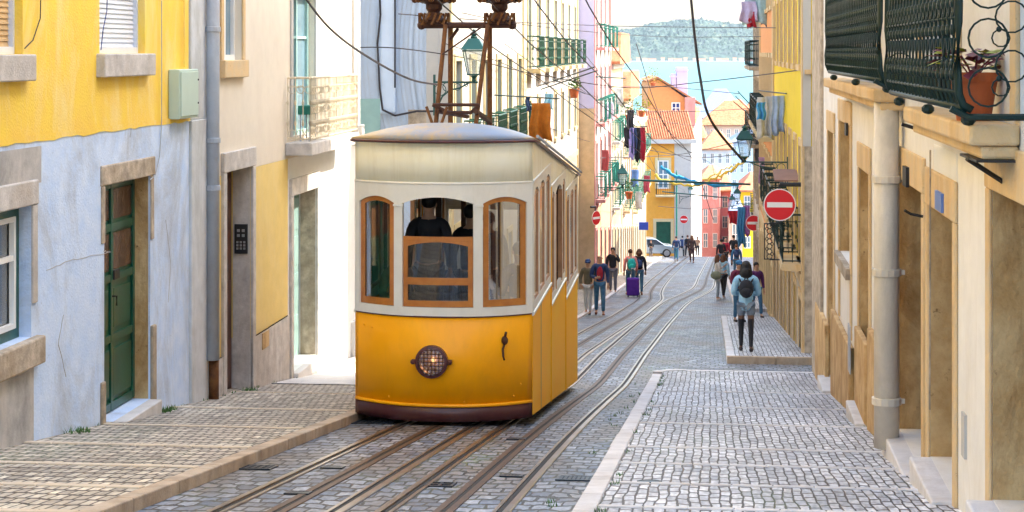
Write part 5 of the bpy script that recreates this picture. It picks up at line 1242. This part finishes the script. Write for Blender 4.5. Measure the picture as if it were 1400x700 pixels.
# ================================================================ overhead wires
tm=M['wire']
for (TT,off,lab) in ((T1,-.35,'outer trolley wire over the left track'),(T1,.3,'inner trolley wire over the left track'),(T2,-.3,'inner trolley wire over the right track'),(T2,.35,'outer trolley wire over the right track')):
    b=MB(); pts=[S(cr(TT,v)+off,v,G(v)+5.25+.12*abs(((v/16)%1)-.5)) for v in fr(-8,150,4)]; c=pts[0].copy(); b.tube([q-c for q in pts],.010,4); o=b.build('trolley_wire',tm,None); o.location=c; tag(o,lab,'wire','trolley wires')
LATER=[]
WIRES=[
 ([(412,-10,27),(450,38,29),(500,76,31),(560,108,34),(602,116,36.2)],.020,'black cable sagging from the beige house to the green lantern'),
 ([(484,65,36.5),(545,66,36.5),(640,80,38),(740,103,42),(860,120,50),(960,112,45),(1108,94,35.6)],.012,'cable crossing the street from the pale blue house past the large balcony'),
 ([(545,19,36.7),(700,30,42),(860,36,60),(1060,38,45)],.011,'highest cross wire over the tram insulators'),
 ([(540,-6,36.7),(720,34,44),(900,50,70),(1040,50,60)],.010,'second cross wire under the highest one'),
 ([(690,60,46),(800,128,58),(905,150,90)],.010,'thin wire slanting down along the left terraces'),
 ([(944,-10,38),(950,50,38),(958,110,38),(972,165,38),(1016,220,41)],.030,'thick frayed black cable hanging over the far roofs'),
 ([(870,60,90),(905,165,96),(945,215,100),(975,300,110)],.020,'dark wire falling from the red roofed house'),
 ([(880,153,90),(960,152,90),(1046,147,70)],.015,'wire level across in front of the peach wall'),
 ([(690,150,50),(800,192,72),(870,206,90)],.010,'wire running low along the left terraces'),
 ([(820,216,76),(930,211,110),(1040,186,60)],.020,'wire crossing over the white wall of the orange house'),
 ([(820,120,74),(900,118,90),(1010,128,70)],.016,'wire crossing the river view'),
 ([(700,88,52),(790,120,66),(880,180,88)],.010,'thin wire from the white terrace house to the cream balcony house'),
 ([(760,30,60),(850,140,80),(900,240,110)],.012,'wire slanting past the lavender end wall'),
 ([(860,200,84),(950,215,100),(1020,210,70)],.018,'wire above the blue garland'),
 ([(840,150,80),(930,170,110),(1030,172,62)],.014,'wire in front of the tiled eaves of the orange house'),
 ([(610,60,37),(700,92,46),(790,140,62),(830,170,76)],.010,'wire from the green lantern along the cream terrace house'),
 ([(900,282,130),(960,286,130),(1010,280,100)],.02,'lowest cross wire above the far walkers')]
for i,(px,py,Y,w_,h_,c_,lab) in enumerate(((828,205,78,.3,.9,(.5,.1,.1),'brick red towel on the lowest lavender house balcony'),(834,140,80,.3,.8,(.55,.5,.6),'pale violet shirt hung on the lavender house'),(842,222,84,.35,.9,(.05,.3,.25),'green towel on the cream balcony house'),(847,120,84,.3,.8,(.6,.6,.55),'cream shirt high on the cream balcony house'),(868,232,98,.4,.9,(.1,.2,.45),'blue sheet on the red roofed white house'),(873,262,104,.4,1.0,(.55,.5,.48),'off white sheet low on the red roofed white house'),(884,240,118,.4,1.1,(.4,.05,.08),'crimson towel on the narrow white house'),(1044,215,60,.3,.9,(.5,.3,.45),'pink shirt on the pale orange terrace house'),(1038,190,66,.3,.8,(.08,.08,.1),'black shirt on the pale orange terrace house'))):
    LATER.append((px,py,Y,w_,h_,c_,lab))
for pts,r,lab in WIRES:
    P=[WP(*p) for p in pts]; out=[]
    for i,(a,c) in enumerate(zip(P,P[1:])):
        for j in range(6): 
            s=j/6; pm=P[max(i-1,0)]; pn=P[min(i+2,len(P)-1)]
            out.append(.5*((2*a)+(c-pm)*s+(2*pm-5*a+4*c-pn)*s*s+(-pm+3*a-3*c+pn)*s**3))
    out.append(P[-1]); c0=out[0].copy(); b=MB(); b.tube([x-c0 for x in out],r,5); o=b.build('overhead_wire',tm,None); o.location=c0; tag(o,lab,'wire','overhead wires')
# ================================================================ washing
def garment(px,py,Y,w,h,m,label,name='laundry',ang=None,folds=3,taper=0,amp=.05):
    P=WP(px,py,Y); b=MB(); ph=random.uniform(0,6)
    b.grid(lambda a,q:(w*(a-.5)*(1+taper*q)+.02*sin(7*q+ph),amp*(.3+q)*sin(a*folds*2*pi+ph)+.02*sin(q*9),-h*q-.06*h*sin(a*pi*2+ph)*q),xs(0,1,16),[i/8 for i in range(9)])
    o=b.build(name,m,None,smooth=True,solid=.012); o.location=P; o.rotation_euler=(0,0,-YAW+(ang if ang is not None else random.uniform(-.3,.3)))
    return tag(o,label,'washing')
def rod(p,q,label,r=.016,name='drying_rod'):
    P=WP(*p);Q=WP(*q); b=MB(); b.tube([(0,0,0),Q-P],r,6); o=b.build(name,M['dgreen'],None); o.location=P; return tag(o,label,'drying rod','drying rods')
garment(739,141,44,.44,.92,cloth('orange_towel',(.50,.15,.012)),'rust orange towel hanging behind the tram roof',folds=2,taper=.25,amp=.07)
rod((676,130,43),(765,135,45),'dark drying rod carrying the orange towel')
garment(722,132,44,.10,.36,nav,'small dark blue sock beside the orange towel',folds=1)
garment(750,128,50,.22,.45,cloth('skyblue',(.35,.65,.8)),'pale blue towel behind the orange towel',folds=2)
rod((735,118,46),(812,92,40),'upper slanting drying rod over the orange towel'); rod((740,122,46),(815,97,41),'lower slanting drying rod over the orange towel')
rod((755,108,48),(800,128,60),'short drying rod crossing the slanting pair')
for i,(px,py,w,h,m,lab) in enumerate(((1047,133,.45,1.0,wht,'white sheet among the washing under the yellow house'),(1056,132,.3,.95,cloth('palegrey',(.5,.5,.5)),'grey shirt beside the white sheet'),(1064,131,.3,.9,cloth('paleblue',(.4,.5,.72)),'pale blue shirt at the right end of the washing'),(1041,140,.2,.4,cloth('midblue',(.08,.35,.7)),'small blue cloth at the left end of the washing'))):
    garment(px,py,45-i*.8,w,h,m,lab,folds=2)
rod((1038,124,47),(1075,128,42),'green drying rod holding the white sheet')
for px,py,w,h,m,lab,tp_ in ((1032,-4,.5,.7,cloth('mint',(.35,.5,.52)),'grey green garment high on the right washing line',.4),(1024,2,.35,.55,cloth('lavender',(.5,.45,.65)),'lavender garment left of the grey green one',.3),(1027,16,.2,.42,redc,'red cloth under the highest washing',.2),(1048,-6,.25,.8,nav,'navy trousers right of the highest washing',0)):
    garment(px,py,58,w*1.3,h*1.2,m,lab,folds=2,taper=tp_)
for j in range(3): rod((1003+j*3,139-j*7,60),(1028+j*2,160-j*5,66),['lowest','middle','highest'][j]+' of the three rods sticking out before the river')
for i,(px,m,h,lab) in enumerate(((857,blk,.9,'black garment left end of the far left washing'),(863,cloth('lilacshirt',(.42,.36,.75)),1.4,'lilac shirt on the far left washing'),(867,nav,1.2,'navy trousers beside the lilac shirt'),(872,blk,1.5,'black dress between lilac and red washing'),(879,redc,1.5,'red garment right end of the far left washing'))):
    garment(px,174,82,.24,h,m,lab,folds=1)
for px,py,Y,w_,h_,c_,lab in LATER: garment(px,py,Y,w_,h_,cloth('c%d'%px,c_),lab,folds=1)
rod((852,172,82),(885,173,82),'rod carrying the lilac and red washing',.02)
garment(1013,283,80,.35,1.7,cloth('bluelong',(.04,.2,.4)),'long blue cloth hanging left of the smaller road sign'); garment(1021,281,80,.3,1.3,cloth('mauve',(.35,.15,.4)),'mauve cloth beside the long blue one')
garment(1004,288,84,.6,.6,redc,'red cloth with green hem under the small lanterns',taper=-.3)
garment(1062,380,40,.09,.9,redc,'narrow red ribbon hanging from a doorway below the iron panel',folds=1,amp=.01) if False else None
rod((815,105,74),(855,107,78),'green awning rod on the lavender house',.03)
garment(862,150,79,.3,.8,mat('awning_dark',(.05,.05,.06),.7),'folded dark awning on the cream balcony house')
# small flower pots on far balconies
def pot(px,py,Y,label,lm,r=.16,bush=.35):
    t=thing('potted_plant',label,'plant',WP(px,py,Y),0)
    MB().lathe([(.001,0),(r*.7,0),(r,.26),(r*1.1,.26),(r*1.1,.31),(.001,.30)],n=12).build('pot',M['terracotta'],t)
    b=MB()
    for i in range(90):
        p=Vector((random.gauss(0,1),random.gauss(0,1),random.gauss(0,.8))).normalized()*random.uniform(.3,1)*bush+Vector((0,0,.35+bush*.5)); s=random.uniform(.04,.09)
        d=Vector((random.uniform(-1,1),random.uniform(-1,1),random.uniform(-1,1))).normalized()*s; e=d.cross(Vector((.3,.5,.8))).normalized()*s
        b.add([p,p+d,p+d+e,p+e],[(0,1,2,3)])
    b.build('leaves',lm,t)
pot(860,166,84,'green plant in a pot on the balcony above the far left washing',M['leaf'],bush=.5)
pot(877,160,86,'yellow green plant in a pot beside the green one above the far left washing',M['leafy'],bush=.6)
pot(860,272,78,'green plant with red pot on a lower left balcony',M['leaf'],bush=.45)
pot(785,134,60,'terracotta pot with a plant on the upper left balcony',M['leaf'],bush=.25)
pot(893,120,110,'yellow bush beside the red roofed white house',M['leafy'],bush=.7)
# ================================================================ silver car
Yc=141.5; Xc=(923-700)/F*Yc-2.1
u_,v_=Xc*cs-Yc*sn, Xc*sn+Yc*cs
car=thing('parked_car','silver grey hatchback parked across the end of the left pavement','car',Vector((Xc,Yc,G(v_)+.06)),0.08)
prof=[(-2.05,.28),(2.05,.28),(2.1,.55),(2.02,.80),(1.55,.90),(1.2,.94),(.55,1.38),(.2,1.44),(-.8,1.43),(-1.35,1.30),(-1.95,.95),(-2.1,.8),(-2.1,.45)]
b=MB(); b.prism(prof,-.82,.82); b.build('body',M['carsilver'],car,bevel=.07)
b=MB(); b.prism([(1.08,.95),(.52,1.34),(.18,1.39),(-.78,1.38),(-1.2,1.24),(-1.45,.98)],-.835,.835); b.build('side_window',M['glass'],car)
b=MB(); b.box(-.28,-.2,-.842,.842,.95,1.4); b.build('pillar',M['carsilver'],car)
for x_ in (-1.3,1.32):
    for y_ in (-.80,.80):
        w=MB().lathe([(.31,-.1),(.33,-.06),(.33,.06),(.31,.1)],(x_,y_,.31),20,'y').build('wheel',M['rubber'],car)
        b=MB(); b.lathe([(.20,-.115),(.22,-.105)],(x_,y_,.31),16,'y'); b.build('rim',M['signgrey'],w)
for y_ in (-.6,.6): MB().box(2.0,2.09,y_-.16,y_+.16,.62,.76).build('headlight',M['signwhite'],car); MB().box(-2.12,-2.05,y_-.14,y_+.14,.72,.9).build('taillight',M['red'],car)
# grass tufts in the joints along the walls and kerbs
b=MB()
def tuft(u,v,h,n=8,s=.05):
    p=S(u,v,G(v)+h)
    for i in range(n):
        a=random.uniform(0,2*pi); q=p+Vector((random.uniform(-.04,.04),random.uniform(-.06,.06),0)); L_=random.uniform(.4,1)*s; w_=Vector((cos(a),sin(a),0))*.006; t_=q+Vector((cos(a+1.5)*L_*.6,sin(a+1.5)*L_*.6,L_))
        b.add([q-w_,q+w_,t_],[(0,1,2)])
for i in range(90):
    v=random.uniform(12,30); k=random.random()
    if k<.35: tuft(-6.48+random.uniform(0,.06),v,.10)
    elif k<.6: tuft(1.74,v,.13)
    elif k<.8: tuft(-.76+random.uniform(0,.03),v,.13)
    else: tuft(-.98-random.uniform(0,.25),v,0)
for v,u in ((20.9,-6.40),(21.1,-6.42),(24.9,-6.4),(18.0,-6.4)):
    for k in range(6): tuft(u+random.uniform(-.05,.1),v+random.uniform(-.15,.15),.10,10,.08)
tag(b.build('grass',M['leaf'],None),kind='stuff')
# ================================================================ far houses
def poly_house(name,label,pts,zt,zb,wm,roofm=None,rh=0,wins=(),over=.3):
    """footprint pts (X,Y) counter clockwise seen from above, first edge faces the camera"""
    c=Vector((pts[0][0],pts[0][1],zb)); t=thing(name,label,'house',c,0)
    b=MB(); n=len(pts); q=[(x-c.x,y-c.y) for x,y in pts]
    vs=[(x,y,0) for x,y in q]+[(x,y,zt-zb) for x,y in q]
    b.add(vs,[tuple(range(n-1,-1,-1)),tuple(range(n,2*n))]+[(i,(i+1)%n,(i+1)%n+n,i+n) for i in range(n)]); b.build('wall',wm,t)
    cx=sum(x for x,y in q)/n; cy=sum(y for x,y in q)/n
    if roofm:
        b=MB(); g=lambda x,y,k:(cx+(x-cx)*k,cy+(y-cy)*k)
        vs=[g(x,y,1+over/3)+(zt-zb+.004,) for x,y in q]+[g(x,y,1+over/3)+(zt-zb+.18,) for x,y in q]+[g(x,y,.25)+(zt-zb+rh,) for x,y in q]
        b.add(vs,[tuple(range(n-1,-1,-1))]+[(i,(i+1)%n,(i+1)%n+n,i+n) for i in range(n)]+[(i+n,(i+1)%n+n,(i+1)%n+2*n,i+2*n) for i in range(n)]+[tuple(range(2*n,3*n))]); b.build('roof',roofm,t)
    return t
def fwin(t,edge,px0,px1,py0,py1,fm,gm=None,door=False,surr=None,y=0):
    """window by pixels on the vertical plane through world points edge[0]->edge[1]"""
    a,e=edge; ang=atan2(e[1]-a[1],e[0]-a[0]); f=Fr((a[0],a[1],0),ang)
    x0,z1=f.p(px0,py0); x1,z0=f.p(px1,py1)
    _,z1=f.p(px0,py0); 
    P=Vector((a[0],a[1],0))
    b=MB(); w=min(.12,(x1-x0)*.12); b.box(x0,x0+w,-.08,0,z0,z1).box(x1-w,x1,-.08,0,z0,z1).box(x0+w,x1-w,-.08,0,z1-w,z1).box(x0+w,x1-w,-.08,0,z0,z0+w)
    if not door: b.box((x0+x1)/2-w*.4,(x0+x1)/2+w*.4,-.075,0,z0+w,z1-w); b.box(x0+w,x1-w,-.07,0,(z0+z1)/2-w*.4,(z0+z1)/2+w*.4)
    o=b.build('window' if not door else 'door',fm,t); put(o,t,P,ang)
    b=MB(); b.box(x0+w*.5,x1-w*.5,-.03,-.002,z0+w*.5,z1-w*.5); g=b.build('pane' if not door else 'leaf',gm or M['glass'],o)
    if surr:
        b=MB(); s=w*2; b.box(x0-s,x0,-.1,-.0,z0,z1).box(x1,x1+s,-.1,-.0,z0,z1).box(x0-s,x1+s,-.11,0,z1,z1+s); q=b.build('window_surround',surr,t); put(q,t,P,ang)
def XY(px,Y): return ((px-700)/F*Y,Y)
A0,A1,A2,A3=XY(878,150),XY(944,150),XY(958.5,158),XY(892,164)
zt=-(190-HY)/F*150
t=poly_house('orange_house','orange house with tiled eaves and bright white side wall beyond the silver car',[A0,A1,A2,A3],zt,-21,M['orange'],None)
# white side wall and pale lower front
ang=atan2(A2[1]-A1[1],A2[0]-A1[0]); L=hypot(A2[0]-A1[0],A2[1]-A1[1])
b=MB(); b.prism([(0,-21),(L,-21),(L,zt+1.7),(L*.5,zt+.9),(0,zt)],-.06,.1); o=b.build('side_wall',M['white'],t,label='sunlit white side wall'); put(o,t,Vector((A1[0],A1[1],0)),ang)
b=MB(); x0=XY(922,150)[0]-A0[0]; b.box(x0,A1[0]-A0[0]-.003,-.05,.0,-21,zt-.003); o=b.build('corner_panel',M['white'],t); put(o,t,Vector((A0[0],A0[1],0)),0)
# tile roof sloping to the street
b=MB(); n=22; xa,xb=XY(880,150)[0]-.2,XY(950,150)[0]
for i in range(n):
    a=xa+(xb-xa)*i/n; e=a+(xb-xa)/n
    b.add([(a,149.5,zt),(e,149.5,zt),(e-.5*(e-a),155,zt+2.1),(a-.5*(e-a),155,zt+2.1),((a+e)/2,149.5,zt+.16),((a+e)/2-.5*(e-a),155,zt+2.26)],[(0,4,5,3),(4,1,2,5),(0,1,4)])
o=b.build('roof',M['roofred'],t); put(o,t,Vector((0,0,0)),0)
b=MB(); b.box(xa-.1,xb+.1,149.35,149.6,zt-.35,zt-.02); o=b.build('eaves',M['white'],t); put(o,t,Vector((0,0,0)),0)
for wdef in ((899,914,219,258,False),(899,914,262,264,True)):
    if not wdef[4]: fwin(t,(A0,A1),wdef[0],wdef[1],wdef[2],wdef[3],M['whitepaint'],M['glassblue'],surr=M['cream'])
fwin(t,(A0,A1),897,917,303,345,M['green'],M['green'],door=True,surr=M['cream'])
f_=Fr((A0[0],A0[1],0),0); x0,z0=f_.p(896,266); x1,_=f_.p(922,266)
bo=MB().box(x0,x1,-.8,-.0,z0-.15,z0).build('balcony',M['cream'],t); put(bo,t,Vector((A0[0],A0[1],0)),0)
railing(bo,[(x0+.05,-.05,z0),(x0+.05,-.75,z0),(x1-.05,-.75,z0),(x1-.05,-.05,z0)],.9,M['dgreen'],step=.14,r=.015,orn=False)
# upper peach house behind it
B0,B1,B2,B3=XY(886,160),XY(951,160),XY(957,170),XY(890,174)
zt2=-(150-HY)/F*160
t=poly_house('peach_house','peach gabled house with a six pane window and a lilac chimney, above the orange house',[B0,B1,B2,B3],zt2,-20,M['peach'])
b=MB(); x1=B1[0]-B0[0]; zg=-(108-HY)/F*160; b.prism([(0,zt2),(x1,zt2),(x1,zt2+.4),(x1*.2,zg),(0,zg-.3)],0,8); o=b.build('gable',M['peach'],t); put(o,t,Vector((B0[0],B0[1],0)),0)
b=MB(); b.add([(-.2,-.3,zg-.3),(x1*.2,-.3,zg+.05),(x1+.5,-.3,zt2+.4),(x1+.5,9,zt2+.4),(x1*.2,9,zg+.05),(-.2,9,zg-.3),(-.2,-.3,zg-.15),(x1*.2,-.3,zg+.22),(x1+.5,-.3,zt2+.57),(x1+.5,9,zt2+.57),(x1*.2,9,zg+.22),(-.2,9,zg-.15)],[(0,1,7,6),(1,2,8,7),(6,7,10,11),(7,8,9,10),(2,3,9,8)]); o=b.build('roof',M['roofred'],t); put(o,t,Vector((B0[0],B0[1],0)),0)
fwin(t,(B0,B1),918,930,140,155,M['whitepaint'],mat('navy_pane',(.03,.06,.2),.2,bump=0))
f_=Fr((B0[0],B0[1],0),0)
for a,e,p0,p1,m_ in ((928,943,92,128,M['lilac']),(921,927,101,117,M['lilac']),(936,950,133,180,M['pink'])):
    xa,za=f_.p(a,p0); xb,zb2=f_.p(e,p1); yy=2 if p0<120 else -.5
    b=MB(); b.box(xa,xb,yy,yy+1.2,zb2-.5,za); 
    if p0<120: b.box(xa-.08,xb+.08,yy-.08,yy+1.28,za-.35,za-.2)
    o=b.build('chimney',m_,t); put(o,t,Vector((B0[0],B0[1],0)),0)
# houses down the hill
def far(px0,px1,yt,yb,Y,wm,rm,label,name='far_house',rh=2,cols=3,rows=3,depth=12,wm2=None):
    a,e=XY(px0,Y),XY(px1,Y); t=poly_house(name,label,[a,e,(e[0]+depth*.12,Y+depth),(a[0]+depth*.12,Y+depth)],-(yt-HY)/F*Y,-(yb-HY)/F*Y-8,wm,rm,rh)
    for i in range(cols):
        for j in range(rows):
            c=px0+(px1-px0)*(i+.5)/cols; w=(px1-px0)/cols*.24; h=(yb-yt)/rows*.30; q=yt+(yb-yt)*(j+.5)/rows
            fwin(t,(a,e),c-w,c+w,q-h,q+h,M['whitepaint'],M['glassblue'])
    return t
far(958,1000,205,320,215,M['palebluewall'],M['roofred'],'pale blue house with rows of windows beyond the brow',cols=4,rows=5)
far(999,1050,196,330,235,mat('sky_wall',(.50,.66,.85),.85),M['roofblue'],'sky blue house behind the right lanterns',cols=5,rows=6,rh=1.5)
far(958,1045,172,215,300,M['white'],M['roofred'],'long white house with red roof above the blue houses',cols=8,rows=2,rh=4)
far(950,1018,162,200,360,mat('grey_blue_wall',(.42,.48,.62),.8),M['roofblue'],'big grey house with slate roof against the river',cols=6,rows=2,rh=5.5,depth=30)
far(985,1030,160,190,330,M['peach'],M['roofred'],'low red roofed house in front of the slate roof',cols=3,rows=1,rh=3)
far(1015,1060,158,200,380,M['pink'],M['roofred'],'pink red roofed house at the right edge of the river',cols=3,rows=2,rh=4)
far(940,965,190,240,290,M['orange'],M['roofred'],'small orange house glimpsed past the white wall',cols=1,rows=2,rh=3)
far(958,984,246,345,178,M['pink'],M['roofred'],'pink house front just beyond the brow',cols=2,rows=3,rh=1.0)
far(983,999,262,345,190,mat('rose_wall',(.70,.30,.33),.85),M['roofred'],'rose coloured house beyond the brow',cols=1,rows=3,rh=1.5)
far(996,1015,296,345,172,M['white'],M['roofblue'],'small white house with blue doors beyond the people on the right',cols=1,rows=1,rh=1.6)
far(1012,1050,262,345,182,M['brightyellow'],M['roofred'],'yellow house beyond the people on the right',cols=2,rows=3,rh=1.5)
# ================================================================ river, far shore, hills
def water():
    m,nt,b=new_mat('river_water'); b.inputs['Base Color'].default_value=(.075,.19,.21,1); b.inputs['Roughness'].default_value=.6; b.inputs['Specular IOR Level'].default_value=.12
    N=nt.nodes; tc=N.new('ShaderNodeTexCoord'); n=N.new('ShaderNodeTexNoise'); n.inputs['Scale'].default_value=.03; n.inputs['Detail'].default_value=6
    nt.links.new(tc.outputs['Object'],n.inputs['Vector']); bp=N.new('ShaderNodeBump'); bp.inputs['Strength'].default_value=.5; bp.inputs['Distance'].default_value=2
    nt.links.new(n.outputs['Fac'],bp.inputs['Height']); nt.links.new(bp.outputs[0],b.inputs['Normal']); return m
b=MB(); b.quad((-6000,500,-47.3),(6000,500,-47.3),(6000,13000,-47.3),(-6000,13000,-47.3)); tag(b.build('river',water(),None),kind='structure')
from mathutils import noise
Ys=8300
def hillz(x,y):
    d=(y-Ys); k=min(1,max(0,d/900)); r=noise.fractal(Vector((x/520,y/520,.3)),1,2,4)
    ridge=166+24*r+ (22*sin(x/130+1.2)) ; 
    t_=abs(noise.noise(Vector((x/22,y/22,1))))*26+abs(noise.noise(Vector((x/9,y/9,4))))*12
    z=-46+ridge*(k**.75)+t_*min(1,k*5)
    return z
b=MB(); b.grid(lambda x,y:(x,y,hillz(x,y)),[100+i*9 for i in range(170)],[Ys+i*14 for i in range(76)])
hm,nt,bb=new_mat('hill_woodland'); N=nt.nodes; tc=N.new('ShaderNodeTexCoord'); n=N.new('ShaderNodeTexNoise'); n.inputs['Scale'].default_value=.02; n.inputs['Detail'].default_value=10; nt.links.new(tc.outputs['Object'],n.inputs['Vector'])
rp_=N.new('ShaderNodeValToRGB'); rp_.color_ramp.elements[0].position=.36; rp_.color_ramp.elements[0].color=(.004,.024,.024,1); rp_.color_ramp.elements[1].position=.6; rp_.color_ramp.elements[1].color=(.025,.065,.045,1)
e=rp_.color_ramp.elements.new(.72); e.color=(.12,.12,.07,1)
nt.links.new(n.outputs['Fac'],rp_.inputs[0]); nt.links.new(rp_.outputs[0],bb.inputs['Base Color']); bb.inputs['Roughness'].default_value=.9
tag(b.build('far_hills',hm,None,smooth=False),kind='structure')
b=MB(); b.hexa([(-3000,Ys-120,-49),(5000,Ys-120,-49),(5000,Ys+60,-49),(-3000,Ys+60,-49),(-3000,Ys-120,-44),(5000,Ys-120,-44),(5000,Ys+60,-44),(-3000,Ys+60,-44)]); tag(b.build('far_shore',M['palestone'],None),kind='structure')
pr_=[]
for i in range(3):
    t=thing('shore_building','low pale riverside building with red roof on the far shore','building',(0,0,-44),0,'buildings along the far shore')
    L=[22,34,15][i]; h_=[9,7,12][i]
    MB().box(-L/2,L/2,-6,6,0,h_).build('wall',[M['white'],M['pink'],M['cream']][i],t)
    b=MB(); b.add([(-L/2-1,-7,h_),(L/2+1,-7,h_),(L/2+1,7,h_),(-L/2-1,7,h_),(-L/2-1,0,h_+4),(L/2+1,0,h_+4)],[(0,1,5,4),(2,3,4,5),(0,4,3),(1,2,5),(0,3,2,1)]); b.build('roof',M['roofred'],t); pr_.append(t)
x=480
k=0
while x<1260:
    o=pr_[k] if k<3 else copy_tree(pr_[k%3]); o.location=(x,Ys-60+random.uniform(-20,30),-44); k+=1; x+=random.uniform(26,48)
for px,w in ((925,40),(937,26),(952,34),(966,20)):
    Y=Ys+1000; xx=(px-700)/F*Y; z=hillz(xx,Y)
    t=thing('hilltop_building',{925:'leftmost low red roofed building on the far hill top',937:'second red roofed building on the far hill top',952:'third red roofed building on the far hill top',966:'rightmost red roofed building on the far hill top'}[px],'building',(xx,Y,z-4),0)
    MB().box(-w/2,w/2,-8,8,0,16).build('wall',M['white'],t); b=MB(); b.add([(-w/2-1,-9,16),(w/2+1,-9,16),(w/2+1,9,16),(-w/2-1,9,16),(-w/2-1,0,22),(w/2+1,0,22)],[(0,1,5,4),(2,3,4,5),(0,4,3),(1,2,5)]); b.build('roof',M['roofred'],t)
# ================================================================ haze
hz=bpy.data.materials.new('haze_air'); hz.use_nodes=True; nt=hz.node_tree; nt.nodes.remove(nt.nodes['Principled BSDF']); pv=nt.nodes.new('ShaderNodeVolumePrincipled'); pv.inputs['Density'].default_value=2.2e-5; pv.inputs['Color'].default_value=(.72,.86,1,1); pv.inputs['Anisotropy'].default_value=.3
nt.links.new(pv.outputs[0],nt.nodes['Material Output'].inputs['Volume'])
b=MB(); b.box(-3500,5500,-150,10500,-52,210); o=b.build('haze',hz,None); tag(o,kind='stuff')
# ================================================================ light and camera
w=bpy.data.worlds.new('World'); SC.world=w; w.use_nodes=True; nt=w.node_tree
sk=nt.nodes.new('ShaderNodeTexSky'); sk.sky_type='NISHITA'; sk.sun_disc=False
EL,AZ=radians(46),radians(82)
sk.sun_elevation=EL; sk.sun_rotation=AZ; sk.air_density=1.3; sk.dust_density=3; sk.ozone_density=1
bg=nt.nodes['Background']; bg.inputs['Strength'].default_value=.15; nt.links.new(sk.outputs[0],bg.inputs['Color'])
ld=bpy.data.lights.new('sun','SUN'); ld.energy=2.0; ld.angle=radians(.5); ld.color=(1,.93,.82)
lo=link(bpy.data.objects.new('sun',ld)); d=Vector((sin(AZ)*cos(EL),cos(AZ)*cos(EL),sin(EL))); lo.rotation_euler=d.to_track_quat('Z','Y').to_euler(); lo.location=(20,10,40)
cd=bpy.data.cameras.new('camera'); cam=link(bpy.data.objects.new('camera',cd)); SC.camera=cam
cam.location=(0,0,0); cam.rotation_euler=(pi/2,0,0); cd.sensor_width=36; cd.lens=36*F/1400; cd.shift_y=-(350-HY)/1400; cd.clip_start=.1; cd.clip_end=20000
SC.view_settings.view_transform='Standard'; SC.view_settings.look='None'; SC.view_settings.exposure=2.4; SC.view_settings.gamma=1
SC.render.engine='CYCLES'
SC.cycles.volume_step_rate=4; SC.cycles.volume_bounces=0; SC.cycles.max_bounces=8; SC.cycles.diffuse_bounces=4; SC.cycles.glossy_bounces=3
SC.view_settings.use_white_balance=True; SC.view_settings.white_balance_temperature=6600; SC.view_settings.white_balance_tint=9
